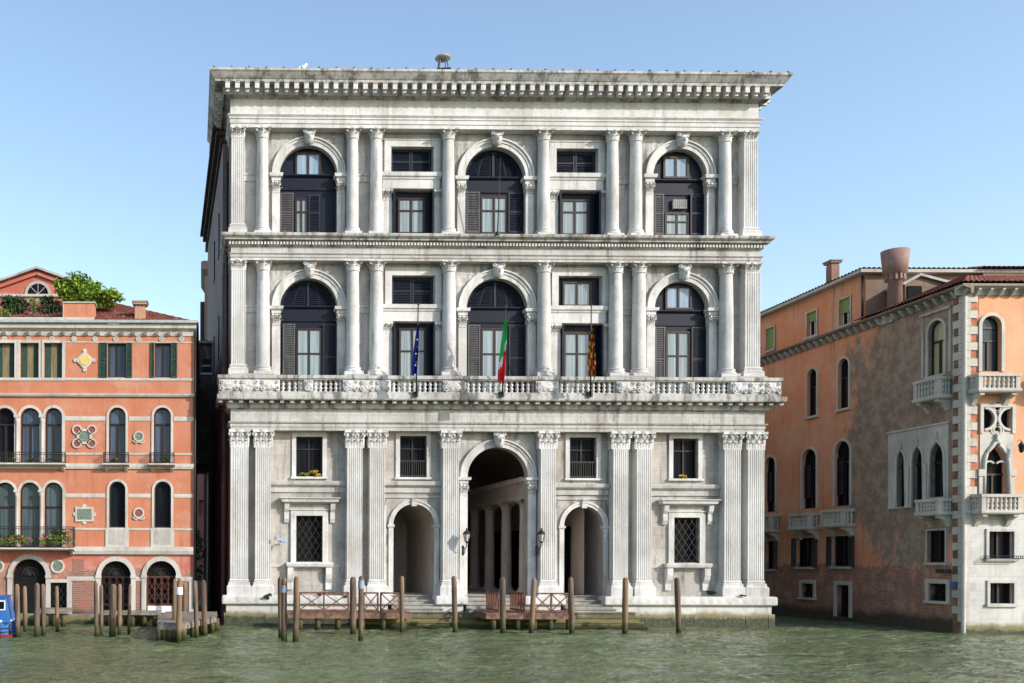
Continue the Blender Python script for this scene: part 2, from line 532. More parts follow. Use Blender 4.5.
    def build(s, name, mats, parent=None, loc=None):
        me = bpy.data.meshes.new(name)
        vs = [s.M @ p for p in s.v] if s.M is not None else s.v
        me.from_pydata([tuple(p) for p in vs], [], s.f)
        ms = mats if isinstance(mats, (list, tuple)) else [mats]
        for m in ms: me.materials.append(m)
        if len(ms) > 1: me.polygons.foreach_set("material_index", s.mi)
        if s.smooth:
            me.polygons.foreach_set("use_smooth", [i in s.smooth for i in range(len(s.f))])
        me.update()
        o = bpy.data.objects.new(name, me)
        COL.objects.link(o)
        if parent: o.parent = parent
        if loc: o.location = loc
        return o

OGEE = [(-1, 0), (-.985, .16), (-.93, .32), (-.80, .50), (-.60, .645), (-.38, .745), (-.19, .83), (-.07, .915), (0, 1)]
def o_top(o):
    xa, xb, za, zb, k = o[:5]
    c, r = (xa + xb) / 2, (xb - xa) / 2
    if k == 'r':
        return [(xa, zb), (xb, zb)]
    if k == 'a':
        n = 20
        return [(c - r * math.cos(PI * i / n), zb - r + r * math.sin(PI * i / n)) for i in range(n + 1)]
    h = o[5]
    L = [(c + r * u, zb - h + h * w) for u, w in OGEE]
    return L + [(c - r * u, zb - h + h * w) for u, w in reversed(OGEE[:-1])]
def o_poly(o):
    return [(o[0], o[2])] + o_top(o) + [(o[1], o[2])]

class Fac:
    """an upright face: local x along it, y into the wall, z up.  Pixel readings become metres on it."""
    def __init__(s, origin, yaw, root=None):
        s.o = Vector(origin)
        s.R = Matrix.Rotation(yaw, 4, 'Z')
        s.W = Matrix.Translation(s.o) @ s.R
        s.Wi = s.W.inverted()
        s.root = root
        s.M = (root_matrix(root).inverted() @ s.W) if root else None
    def pt(s, px, py, y=0.0):
        d = s.Wi.to_3x3() @ (CAM_R @ Vector(((px - CX) / F_PX, (CY - py) / F_PX, -1)))
        c = s.Wi @ cam.location
        t = (y - c.y) / d.y
        p = c + d * t
        return p.x, p.z
    def X(s, px, py=400, y=0.0): return s.pt(px, py, y)[0]
    def Z(s, py, px=340, y=0.0): return s.pt(px, py, y)[1]
    def rect(s, px0, px1, py0, py1, y=0.0):
        mx, my = (px0 + px1) / 2, (py0 + py1) / 2
        return (s.pt(px0, my, y)[0], s.pt(px1, my, y)[0], s.pt(mx, py1, y)[1], s.pt(mx, py0, y)[1])
    def mb(s): return MB(s.M)
    def loc(s, x, y, z): return s.M @ Vector((x, y, z))

def root_matrix(o):
    return Matrix.Translation(o.location) @ o.rotation_euler.to_matrix().to_4x4()

def rnd(a, b): return random.uniform(a, b)

def foliage(mb, c, r, n, size, flat=0.0):
    """leaf-sized faces in uneven clumps through an ellipsoid"""
    cl = []
    for _ in range(max(4, n // 60)):
        while True:
            p = Vector((rnd(-1, 1), rnd(-1, 1), rnd(-1, 1)))
            if p.length < 1: break
        cl.append((p * 0.85, rnd(.18, .42)))
    for i in range(n):
        p, rr = random.choice(cl)
        q = Vector((random.gauss(0, .5), random.gauss(0, .5), random.gauss(0, .45))) * rr + p
        q = Vector((q.x * r[0], q.y * r[1], q.z * r[2])) + Vector(c)
        a = Vector((rnd(-1, 1), rnd(-1, 1), rnd(-.6, .6))).normalized()
        b = a.cross(Vector((rnd(-1, 1), rnd(-1, 1), rnd(-1, 1)))).normalized()
        s1 = size * rnd(.6, 1.3); s2 = s1 * rnd(.4, .7)
        mb.add([q - a * s1, q - b * s2, q + a * s1, q + b * s2], [(0, 1, 2, 3)])

def tiles(mb, p00, p10, p01, p11, cols, rows, r=0.07):
    """barrel tiled slope: p00-p10 the eave, p01-p11 the top edge"""
    p00, p10, p01, p11 = map(Vector, (p00, p10, p01, p11))
    nrm = (p10 - p00).cross((p01 + p11) / 2 - (p00 + p10) / 2).normalized()
    sub = 6
    nx, nz = cols * sub, rows * 2
    vs, fs = [], []
    for j in range(nz + 1):
        row, top = divmod(j, 2)
        w = row / rows if not top else (row + 0.999) / rows
        for i in range(nx + 1):
            u = i / nx
            e = p00.lerp(p10, u); t = p01.lerp(p11, u)
            hgt = r * abs(math.sin(PI * i / sub)) + (0.035 if not top else 0.0)
            vs.append(e.lerp(t, min(w, 1)) + nrm * hgt)
    for j in range(nz):
        for i in range(nx):
            a = j * (nx + 1) + i
            fs.append((a, a + 1, a + nx + 2, a + nx + 1))
    mb.sm = True
    mb.add(vs, fs)
    mb.sm = False

# ------------------------------------------------------------------ water and land
def make_water():
    def lines(spec):
        out = []
        for a, b, n in spec:
            out += [a + (b - a) * i / n for i in range(n)]
        return out + [spec[-1][1]]
    xs = lines([(-2500, -60, 12), (-60, -9, 40), (-9, 46, 420), (46, 90, 40), (90, 2500, 12)])
    ys = lines([(-2500, -60, 10), (-60, -24, 30), (-24, 2, 300), (2, 30, 40), (30, 2500, 10)])
    vs, fs = [], []
    for y in ys:
        for x in xs:
            z = 0.0
            if -61 < x < 91 and -61 < y < 31:
                z = 0.050 * noise.noise((x * .5, y * 1.1, 3.1)) + 0.070 * noise.noise((x * 1.3 + 9, y * 2.6, 1.7)) \
                    + 0.034 * noise.noise((x * 3.2, y * 5.0, 7.7))
            vs.append((x, y, z))
    nx = len(xs)
    for j in range(len(ys) - 1):
        for i in range(nx - 1):
            a = j * nx + i
            fs.append((a, a + 1, a + nx + 1, a + nx))
    mb = MB(); mb.sm = True; mb.add(vs, fs)
    tag(mb.build("canal_water", WATER), kind="structure")
    g = MB()
    g.box(-900, 900, 46, 1800, -2.0, 0.9)
    tag(g.build("ground", DECKG), kind="structure")
    b = MB(); b.quad((-2500, -2500, -3), (2500, -2500, -3), (2500, 2500, -3), (-2500, 2500, -3))
    tag(b.build("canal_bed", SOIL), kind="structure")
make_water()

# ================================================================== the white palace
PAL_YAW = rad(0.65)
pal = thing("stone_palace", "large white stone palace with columns and three tall storeys rising from the canal", "palace",
            (26 / F_PX * DIST, 0, 0), PAL_YAW)
P = Fac(pal.location, PAL_YAW, pal)
YP = -0.52                                   # plane of pilasters and entablature faces
def XP(px, py=400, y=YP): return P.X(px, py, y)
def ZP(py, y=YP): return P.Z(py, 340, y)
XL, XR = XP(230.3), XP(761.5)

# z levels of the three orders
Z_PLT = P.Z(595.5, 300, -0.8)                # top of plinth
Z_GA, Z_GT = ZP(430), ZP(404)                # ground architrave bottom, entablature top
Z_BAL = P.Z(394.6, 340, -1.1)                # balcony floor
Z_2A, Z_2T = ZP(260.5), P.Z(232.5, 340, -1.0)
Z_3A, Z_3T = ZP(128), P.Z(69, 340, -1.45)
Z_3F = Z_2T + 0.06

# ---- walls of the three storeys
wx0, wx1 = XL + 0.02, XR - 0.02
G_OPS = {}
def rc(px0, px1, py0, py1, kind='r', y=0.0):
    x0, x1, z0, z1 = P.rect(px0, px1, py0, py1, y)
    return (x0, x1, z0, z1, kind)
SA_L = rc(393, 434, 504.2, 603, 'a'); SA_R = rc(563.6, 603, 506.2, 604.5, 'a')
SA_L = (*SA_L[:2], Z_PLT, *SA_L[3:]); SA_R = (*SA_R[:2], Z_PLT, *SA_R[3:])
BA = rc(466.8, 527.4, 447.4, 604, 'a'); BA = (*BA[:2], Z_PLT, *BA[3:])
GW_UP = [rc(296, 322.4, 436.8, 476.4), rc(399.7, 426.5, 436, 477), rc(569.3, 596, 437.5, 478), rc(672.6, 697.6, 438.6, 478.4)]
GW_LO = [rc(296, 322.4, 515.7, 561.8), rc(673.3, 698.8, 517.6, 562.8)]
g = P.mb()
g.wall(wx0, wx1, Z_PLT - .02, Z_GA + .02, 0.0, [SA_L, SA_R, BA] + GW_UP + GW_LO, 0.42)
g.build("wall", ISTR_G, pal)

ARC2 = [rc(280, 337.1, 278.6, 395, 'a'), rc(466, 526.8, 278.8, 395, 'a'), rc(653.8, 708, 281.6, 395, 'a')]
ARC2 = [(*a[:2], Z_BAL, *a[3:]) for a in ARC2]
UP2 = [rc(392, 434.4, 275.7, 305), rc(558.6, 601.7, 276.2, 306.5)]
LO2 = [rc(392, 434.4, 322.5, 375), rc(560, 602, 324.4, 376.5)]
LO2 = [(*a[:2], Z_BAL, *a[3:]) for a in LO2]
g = P.mb(); g.wall(wx0, wx1, Z_BAL - .1, Z_2A + .02, 0.0, ARC2 + UP2 + LO2, 0.42)
g.build("wall", ISTR, pal)
ARC3 = [rc(279.7, 337, 146, 235, 'a'), rc(464.6, 525, 147.6, 235, 'a'), rc(652.4, 705.7, 149.3, 235, 'a')]
ARC3 = [(*a[:2], Z_3F, *a[3:]) for a in ARC3]
UP3 = [rc(391.3, 433, 147, 173.3), rc(556.5, 597.6, 149, 174.3)]
LO3 = [rc(392, 433.5, 190, 234), rc(557.7, 599.6, 191.4, 235)]
LO3 = [(*a[:2], Z_3F, *a[3:]) for a in LO3]
g = P.mb(); g.wall(wx0, wx1, Z_3F - .2, Z_3A + .02, 0.0, ARC3 + UP3 + LO3, 0.42)
g.build("wall", ISTR, pal)
# body behind: side walls, rear, roof
g = P.mb()
zt = ZP(101)
g.quad((wx0, 0, 0), (wx0, 24, 0), (wx0, 24, zt), (wx0, 0, zt))
g.quad((wx0, 24, 0), (wx1, 24, 0), (wx1, 24, zt), (wx0, 24, zt))
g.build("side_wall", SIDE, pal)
g = P.mb(); g.quad((wx1, 0, 0), (wx1, 24, 0), (wx1, 24, zt), (wx1, 0, zt)); g.build("side_wall", ISTR, pal)  # unseen wall, made pale to bounce light onto the orange side wall
g = P.mb()
zr = Z_3T - .12
g.add([(XL - .9, -1.1, zr), (XR + .9, -1.1, zr), (XR + .9, 24.5, zr), (XL - .9, 24.5, zr), (XL + 8, 11, zr + 1.3), (XR - 8, 11, zr + 1.3)],
      [(0, 1, 5, 4), (1, 2, 5), (2, 3, 4, 5), (3, 0, 4), (0, 3, 2, 1)])
g.build("roof", LEAD, pal)
# rear wing on the narrow side canal, its own eaves and brackets
g = P.mb()
c0, c1 = XP(222.2, 300, 3.2), XP(207.6, 300, 19)
zs = ZP(129, 3.2)
g.add([(c0, 2.9, 0), (c1, 19, 0), (c1 + 6, 19, 0), (c0 + 4, 2.9, 0), (c0, 2.9, zs), (c1, 19, zs), (c1 + 6, 19, zs), (c0 + 4, 2.9, zs)],
      [(0, 1, 5, 4), (1, 2, 6, 5), (2, 3, 7, 6), (3, 0, 4, 7), (4, 5, 6, 7)])
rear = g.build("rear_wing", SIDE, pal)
g = P.mb()
for (dz, o) in ((-.9, .12), (-.55, .34), (-.2, .52)):
    g.add([(c0 - o, 2.75, zs + dz), (c1 - o, 19, zs + dz), (c1 + .2, 19, zs + dz), (c0 + .2, 2.75, zs + dz),
           (c0 - o, 2.75, zs + dz + .2), (c1 - o, 19, zs + dz + .2), (c1 + .2, 19, zs + dz + .2), (c0 + .2, 2.75, zs + dz + .2)],
          [(0, 1, 5, 4), (1, 2, 6, 5), (3, 0, 4, 7), (4, 5, 6, 7), (0, 3, 2, 1)])
for i in range(30):
    t = (i + .5) / 30
    xx, yy = c0 + (c1 - c0) * t, 2.9 + 16.1 * t
    g.box(xx - .33, xx + .1, yy - .13, yy + .13, zs - .36, zs - .19)
g.build("eaves", DARKST, rear)
for k, (yy, zc) in enumerate([(6, 20.5), (10.5, 20.5), (6, 15), (10.5, 15), (15, 15), (6, 9), (11, 9)]):
    t = (yy - 2.9) / 16.1
    xx = c0 + (c1 - c0) * t
    g = P.mb(); g.box(xx - .05, xx + .12, yy - .5, yy + .5, zc - 1.1, zc + 1.1)
    g.build("window", NAVY, rear)
# downpipe on the side
g = P.mb(); g.tube([(XL - .12, 1.2, 1.2), (XL - .12, 1.2, zt - 2.2)], .07, 6)
g.build("downpipe", IRON, pal)

# ---- plinth
def plinth(x0, x1, yb=0.3):
    m = P.mb()
    zl = P.Z(604.8, 300, -0.8); zc = P.Z(613, 300, -0.62)
    m.cornice([(0.30, -1.0), (0.30, zc)], x0, x1, -0.42, yb)
    m.cornice([(0.20, zc - .002), (0.20, zl + .002)], x0, x1, -0.42, yb)
    m.cornice([(0.30, zl), (0.38, zl + .05), (0.38, Z_PLT - .05), (0.33, Z_PLT)], x0, x1, -0.42, yb)
    return m, zl
# px ends are of the ledge
for (a, b, cut) in ((222.5, 392.5, 0), (436.5, 468.2, 1), (526, 566, 1), (605.5, 777.7, 0)):
    x0, x1 = P.X(a, 600, -.8) + .38, P.X(b, 600, -.8) - .38
    m, zl = plinth(x0, x1)
    pl = m.build("plinth", ISTR_B, pal)
    m = P.mb()                       # running wave carving on the ledge face
    L = (x1 - x0 + .70)
    def wave(u, w, L=L):
        ph = u * L * 2 * PI / 0.42
        return 0.5 + 0.5 * math.sin(ph + 2.2 * math.sin(w * PI)) * (1 - abs(2 * w - 1) ** 4)
    m.relief(x0 - .35, x1 + .35, zl + .07, Z_PLT - .07, -.803, .018, int(L * 15), 7, wave)
    m.build("carved_band", ISTR_P, pl)
    # joints of the lowest course
    if not cut:
        m = P.mb()
        xx = x0 + .3
        while xx < x1:
            m.box(xx, xx + .06, -.735, -.70, -.3, P.Z(613.4, 300, -0.7))
            xx += rnd(1.0, 1.9)
        m.build("joint_block", ISTR_B, pl)

# ---- capitals
def leaf(m, bx, by, ang, z0, h, w, out, bow):
    """one acanthus leaf: a strip rising and curling outwards; ang = outward direction"""
    d = Vector((math.cos(ang), math.sin(ang), 0)); t = Vector((-d.y, d.x, 0))
    prof = [(0, 0, .8), (.25 * bow, .35 * h, 1), (.55 * bow, .7 * h, .9), (1.0 * out, .96 * h, .65), (1.25 * out, .84 * h, .3)]
    vs, fs = [], []
    base = Vector((bx, by, z0))
    for o, z, ww in prof:
        c = base + d * o + Vector((0, 0, z))
        vs += [c - t * w * ww / 2, c + d * .02, c + t * w * ww / 2]
    for i in range(len(prof) - 1):
        for k in range(2):
            a = 3 * i + k
            fs.append((a, a + 1, a + 4, a + 3))
    m.add(vs, fs)
def volute(m, cx, cy, cz, r, ang):
    d = Vector((math.cos(ang), math.sin(ang), 0)); pts = []
    for i in range(10):
        a = PI / 2 - i * .75
        rr = r * (1 - i / 13)
        pts.append(Vector((cx, cy, cz)) + d * (rr * math.cos(a)) + Vector((0, 0, rr * math.sin(a))))
    m.tube(pts, r * .36, 5)
def capital_round(r, h):
    m = MB()
    m.lathe([(r, 0), (r * 1.08, .02), (r * 1.08, .06), (r * .98, .08), (r * .98, h * .5), (r * 1.12, h * .8), (r * 1.3, h * .86)], n=16)
    for k in range(8):
        a = 2 * PI * k / 8 + PI / 8
        leaf(m, r * .95 * math.cos(a), r * .95 * math.sin(a), a, .06, h * .42, r * .62, r * .28, r * .16)
        a += PI / 8
        leaf(m, r * .95 * math.cos(a), r * .95 * math.sin(a), a, .06, h * .70, r * .6, r * .36, r * .2)
    s = r * 1.5
    for sx in (-1, 1):
        for sy in (-1, 1):
            volute(m, sx * r * 1.05, sy * r * 1.05, h * .74, h * .15, math.atan2(sy, sx))
    q = [(-s, -s), (-s * .4, -s * .84), (0, -s * .92), (s * .4, -s * .84), (s, -s), (s * .84, 0), (s, s), (0, s * .84), (-s, s), (-s * .84, 0)]
    m.prism_xy(q, h * .86, h)
    return m
def capital_flat(w, d, h):
    """pilaster capital: origin at centre of its back, front towards -y"""
    m = MB()
    m.box(-w / 2 - .02, w / 2 + .02, -d - .02, 0, 0, .06)
    m.add([(-w * .46, -d + .04, .06), (w * .46, -d + .04, .06), (w * .46, 0, .06), (-w * .46, 0, .06),
           (-w * .50, -d + .03, h * .86), (w * .50, -d + .03, h * .86), (w * .50, 0, h * .86), (-w * .50, 0, h * .86)],
          [(0, 1, 5, 4), (1, 2, 6, 5), (3, 0, 4, 7)])
    for k in range(3):
        x = (-1 + k) * w * .34
        leaf(m, x, -d + .03, -PI / 2, .06, h * .40, w * .25, .15, .06)
    for k in range(4):
        x = (-1.5 + k) * w * .31
        leaf(m, x, -d + .03, -PI / 2, .06, h * .70, w * .17, .18, .08)
    for sx in (-1, 1):
        leaf(m, sx * w / 2, -d * .5, 0 if sx > 0 else PI, .06, h * .45, d * .8, .10, .05)
        volute(m, sx * w * .47, -d - .07, h * .74, h * .15, 0 if sx > 0 else PI)
        volute(m, sx * w * .12, -d - .10, h * .76, h * .09, PI if sx > 0 else 0)
    s = w * .60
    m.prism_xy([(-s, -d - .15), (-s * .4, -d - .08), (-.05, -d - .14), (.05, -d - .14), (s * .4, -d - .08), (s, -d - .15), (s, 0), (-s, 0)], h * .86, h)
    return m

def flute_poly(x0, x1, yf, yb, n, dep=.02):
    pts = [(x0, yb), (x0, yf)]
    w = (x1 - x0)
    p = w / (n + .6)
    x = x0 + .5 * p
    for i in range(n):
        a = x + p * .34; b = x + p * .68
        pts += [(a, yf), (a + p * .14, yf + dep), (b - p * .14, yf + dep), (b, yf)]
        x += p
    pts += [(x1, yf), (x1, yb)]
    return list(reversed(pts))

# ---- ground order: fluted pilasters in pairs
PIL = [(230.6, 248.3), (255.4, 270.9), (347.2, 362.4), (369.8, 384.6), (443.2, 458.7), (540.9, 555.7),
       (613.4, 628.2), (636.9, 651.4), (724.6, 740.7), (748, 764.2)]
hG = ZP(430.3) - ZP(448.2)
zc0 = Z_GA - hG
cap_proto = {}
for (a, b) in PIL:
    x0, x1 = XP(a, 500), XP(b, 500)
    m = P.mb()
    zb = P.Z(579, 340, YP)
    m.prism_xy(flute_poly(x0, x1, YP, 0.01, 7, .035), zb + .01, zc0)
    p = m.build("pilaster", PILST, pal)
    m = P.mb()
    m.cornice([(.16, Z_PLT - .01), (.16, Z_PLT + .42), (.10, Z_PLT + .48), (.10, zb - .26), (.08, zb - .25), (.09, zb - .16), (.02, zb - .14), (.05, zb - .07), (.0, zb)], x0, x1, YP, 0.0)
    m.build("base", ISTR_P, p)
    w = x1 - x0
    if "g" not in cap_proto:
        c = capital_flat(w, .50, hG); c.M = None
        o = c.build("capital", ISTR_P, p)
        cap_proto["g"] = o
    else:
        o = cap_proto["g"].copy(); COL.objects.link(o); o.parent = p
    lc = Vector(((x0 + x1) / 2, 0, zc0))
    o.location = lc

# ---- entablatures
def zz(py, y=YP): return P.Z(py, 340, y)
def ent(name, prof, xl, xr, mat, yf=YP, yb=2.0):
    m = P.mb(); m.cornice(prof, xl, xr, yf, yb)
    return m.build(name, mat, pal)
XGL, XGR = XP(230.8, 420), XP(764.5, 420)
za = zz(430.6); zf0 = zz(422); zf1 = zz(410); zbd = zz(405)
ent("architrave", [(0, za), (0, za + .16), (.03, za + .17), (.03, za + .31), (.09, za + .34), (.12, zf0)], XGL, XGR, ISTR)
ent("frieze", [(0, zf0 - .03), (0, zf1 + .02)], XGL, XGR, ISTR)
yo = .66
zcor = P.Z(400.5, 340, YP - yo)
co = ent("cornice", [(.0, zf1), (.16, zf1 + .06), (.18, zbd - .05), (.22, zbd), (.22, zbd + .24), (yo - .12, zbd + .26), (yo - .10, zcor + .02), (yo - .02, zcor + .05), (yo, zcor + .1), (yo, Z_BAL), (.0, Z_BAL + .001)], XGL, XGR, ISTR_D, YP, 1.5)
ms = MB(); ms.box(-.09, .09, -.28, 0, 0, .2); ms.box(-.11, .11, -.31, 0, .2, .235)
proto = ms.build("modillion", ISTR_P, co)
xa, xb = XGL - .5, XGR + .5
n = 56
for i in range(n):
    o = proto if i == 0 else proto.copy()
    if i: COL.objects.link(o); o.parent = co
    o.location = (xa + (xb - xa) * i / (n - 1), YP - .22, zbd + .022)

# piano nobile entablature
X2L, X2R = XP(231, 250), XP(760.5, 250)
za = Z_2A; f0 = zz(253.7); f1 = zz(247.6)
o2 = .46
ent("architrave", [(0, za), (0, za + .12), (.03, za + .13), (.03, f0 - .08), (.09, f0 - .02), (.09, f0)], X2L, X2R, ISTR)
ent("frieze", [(0, f0 - .01), (0, f1 + .02)], X2L, X2R, ISTR)
zd0, zd1 = f1, zz(241, YP - .2)
co = ent("cornice", [(.0, zd0), (.10, zd0 + .05), (.10, zd1), (.30, zd1 + .03), (.32, zd1 + .10), (o2 - .14, zd1 + .14), (o2 - .12, Z_2T - .20), (o2 - .02, Z_2T - .12), (o2, Z_2T - .05), (o2, Z_2T), (.0, Z_2T + .05)], X2L, X2R, ISTR_D, YP, 1.5)
m = P.mb()
x = X2L - .1
while x < X2R + .1:
    m.box(x, x + .085, YP - .19, YP - .095, zd0 + .08, zd1 - .02)
    x += .15
tag(m.build("dentils", ISTR_P, co), kind="stuff")

# crowning entablature
X3L, X3R = XP(230.5, 110), XP(758.6, 110)
za = Z_3A; f0 = zz(115.6); f1 = zz(100)
o3 = 1.0
ent("architrave", [(0, za), (0, za + .18), (.035, za + .19), (.035, za + .38), (.07, za + .39), (.07, f0 - .12), (.14, f0 - .03), (.14, f0)], X3L, X3R, ISTR_P)
ent("frieze", [(0, f0 - .01), (0, f1 + .02)], X3L, X3R, ISTR_P)
zb1 = zz(95.3, YP - .35); zm1 = zz(82.6, YP - .7)
zk = P.Z(76.5, 340, YP - 1.0)
co = ent("cornice", [(.0, f1), (.10, f1 + .03), (.28, f1 + .17), (.32, f1 + .24), (.32, zb1), (.36, zb1 + .02), (.36, zm1), (.74, zm1 + .01), (.75, zk - .02), (.78, zk), (.84, zk + .08), (.94, Z_3T - .16), (o3, Z_3T - .10), (o3, Z_3T), (.9, Z_3T + .03)], X3L, X3R, ISTR_D, YP, 6.0)
ms = MB()
hm = zm1 - zb1 - .05
ms.box(-.105, .105, -.34, 0, hm * .3, hm); ms.box(-.08, .08, -.22, 0, 0, hm * .3); ms.box(-.125, .125, -.37, 0, hm, hm + .045)
proto = ms.build("modillion", ISTR_P, co)
xa, xb = P.X(227.5, 90, YP - .6), P.X(766, 90, YP - .6)
n = 56
for i in range(n):
    o = proto if i == 0 else proto.copy()
    if i: COL.objects.link(o); o.parent = co
    o.location = (xa + (xb - xa) * i / (n - 1), YP - .36, zb1 + .03)
for i in range(8):           # the return along the left and right sides
    for sx, xx, rz in ((-1, X3L - .36, -PI / 2), (1, X3R + .36, PI / 2)):
        o = proto.copy(); COL.objects.link(o); o.parent = co
        o.location = (xx, YP + .35 + i * .7, zb1 + .03); o.rotation_euler = (0, 0, rz)
# gutter clips along the roof edge
m = P.mb()
for i in range(34):
    x = X3L - .8 + (X3R - X3L + 1.6) * i / 33
    m.box(x - .04, x + .04, YP - o3 - .02, YP - o3 + .15, Z_3T + .03, Z_3T + .08)
m.build("gutter_clip", LEAD, co)

# ---- upper orders
def col_mesh(r, h):
    m = MB()
    m.box(-r * 1.38, r * 1.38, -r * 1.38, r * 1.38, 0, r * .42)
    z = r * .42
    m.lathe([(r * 1.36, z), (r * 1.4, z + r * .14), (r * 1.36, z + r * .28), (r * 1.18, z + r * .34), (r * 1.15, z + r * .5), (r * 1.25, z + r * .6), (r * 1.22, z + r * .72), (r * 1.03, z + r * .8)], n=18)
    z += r * .8
    m.lathe([(r * 1.0, z)] + [(r * (1.0 - .14 * (i / 8) ** 2), z + (h - z) * i / 8) for i in range(1, 9)], n=18)
    return m

def order(specs, zbase, zarch, hcap, label_h, pys):
    protos = {}
    for i, (a, b) in enumerate(specs):
        x0, x1 = XP(a, pys), XP(b, pys)
        xc = (x0 + x1) / 2
        flat = i in (0, len(specs) - 1)
        h = zarch - hcap - zbase
        if flat:
            m = P.mb()
            m.prism_xy(flute_poly(x0, x1, YP - .02, 0.01, 6, .03), zbase + .5, zbase + h)
            p = m.build("pilaster", PILST, pal)
            m = P.mb()
            m.cornice([(.14, zbase), (.14, zbase + .16), (.12, zbase + .18), (.14, zbase + .26), (.05, zbase + .32), (.09, zbase + .42), (0, zbase + .5)], x0, x1, YP - .02, 0)
            m.build("base", ISTR_P, p)
            key = "f"
            if key not in protos: protos[key] = capital_flat(x1 - x0, .53, hcap).build("capital", ISTR_P, p); o = protos[key]
            else: o = protos[key].copy(); COL.objects.link(o); o.parent = p
            o.location = (xc, 0, zarch - hcap)
        else:
            r = (x1 - x0) / 2
            if "s" not in protos:
                s = protos["s"] = col_mesh(r, h).build("column", ISTR_P, pal)
            else:
                s = protos["s"].copy(); COL.objects.link(s); s.parent = pal
            s.location = (xc, -.31, zbase)
            if "c" not in protos:
                o = protos["c"] = capital_round(r * .93, hcap).build("capital", ISTR_P, s)
            else:
                o = protos["c"].copy(); COL.objects.link(o); o.parent = s
            o.location = (0, 0, h)
C2 = [(231.4, 245.4), (256.5, 270.3), (347, 360), (370.5, 383.7), (443.8, 456.7), (539, 552), (610.7, 624.5), (634, 648), (721.8, 735.3), (745, 760)]
C3 = [(231.4, 244.3), (256.5, 268.9), (347.4, 359), (370.8, 383), (443.2, 455.8), (539, 551.3), (608.4, 620), (631.8, 643.6), (721, 733.8), (743.8, 757.6)]
Z2B = zz(375.0)
order(C2, Z2B, Z_2A, zz(260.5) - zz(271), 'second', 320)
order(C3, Z_3F, Z_3A, zz(128) - zz(138.4), 'third', 190)
# pedestals under the columns of the first balcony
m = P.mb()
for i in (0, 2, 4, 5, 6, 8):
    m = P.mb()
    a = XP(C2[i][0]) - .18
    j = i + 1 if i in (0, 2, 6, 8) else i
    b = XP(C2[j][1]) + .18
    m.box(a, b, -.80, 0.0, Z_BAL - .01, Z2B - .003)
    m.build("pedestal", ISTR, pal)

# ---- arches of the upper storeys: archivolt, keystone head, imposts, spandrel carving
def head_keystone(xc, z0, z1, w, y):
    m = P.mb()
    h = z1 - z0
    m.prism_xz([(xc - w * .42, z0 + h * .25), (xc + w * .42, z0 + h * .25), (xc + w * .6, z1), (xc - w * .6, z1)], y - .14, y)
    q = m.build("keystone", ISTR_P, pal)
    m = P.mb()
    # a bearded stone face: rounded lathe squeezed into an egg, nose and brow
    prof = [(.02, 0), (.30, .10), (.42, .28), (.48, .5), (.46, .72), (.34, .88), (.05, .95)]
    m.lathe([(r * w, z0 + h * .12 + zf * h * .78) for r, zf in prof], xc, y - .16, 12)
    m.prism_xz([(xc - .03, z0 + h * .42), (xc + .03, z0 + h * .42), (xc + .015, z0 + h * .62), (xc - .015, z0 + h * .62)], y - .16 - w * .58, y - .16)
    for s in (-1, 1):
        m.box(xc + s * w * .26 - .05, xc + s * w * .26 + .05, y - .16 - w * .5, y - .16, z0 + h * .64, z0 + h * .69)
        volute(m, xc + s * w * .42, y - .2, z1 - h * .12, h * .12, 0 if s > 0 else PI)
    m.build("carved_face", ISTR_P, q)

def scroll_fn(seed):
    def fn(u, w):
        p = Vector((u * 5 + seed, w * 5, seed * 1.7))
        a = noise.noise(p); b = noise.noise(p * 2.3)
        return max(0, min(1, .5 + 1.3 * math.sin(9 * a + 4 * b)))
    return fn

def spandrels(parent, op, x_in_l, x_in_r, ztop, r1, y=-0.005):
    """relief carving left and right of an arch"""
    xc = (op[0] + op[1]) / 2; r = (op[1] - op[0]) / 2; zs_ = op[3] - r
    for s, xe in ((-1, x_in_l), (1, x_in_r)):
        m = P.mb()
        nn = 14
        vs, fs = [], []
        cols = []
        xa, xb = xc + s * r1 * .42, xe
        for i in range(nn + 1):
            x = xa + (xb - xa) * i / nn
            d = abs(x - xc)
            zb = zs_ + (math.sqrt(max(0, r1 * r1 - d * d)) if d < r1 else 0) + .04
            zb = min(max(zb, zs_ + r1 * .35), ztop - .02)
            cols.append((x, zb))
        nz = 8
        fn = scroll_fn(xc * .7 + s)
        for j in range(nz + 1):
            for i, (x, zb) in enumerate(cols):
                w = j / nz
                z = zb + (ztop - zb) * w
                e = 0 if i in (0, nn) or j in (0, nz) else fn((x - xa) / 1.2, z / 1.2 % 7)
                vs.append((x, y - .05 * e, z))
        for j in range(nz):
            for i in range(nn):
                a = j * (nn + 1) + i
                fs.append((a, a + 1, a + nn + 2, a + nn + 1))
        m.sm = True; m.add(vs, fs); m.sm = False
        m.build("spandrel_relief", ISTR, parent)

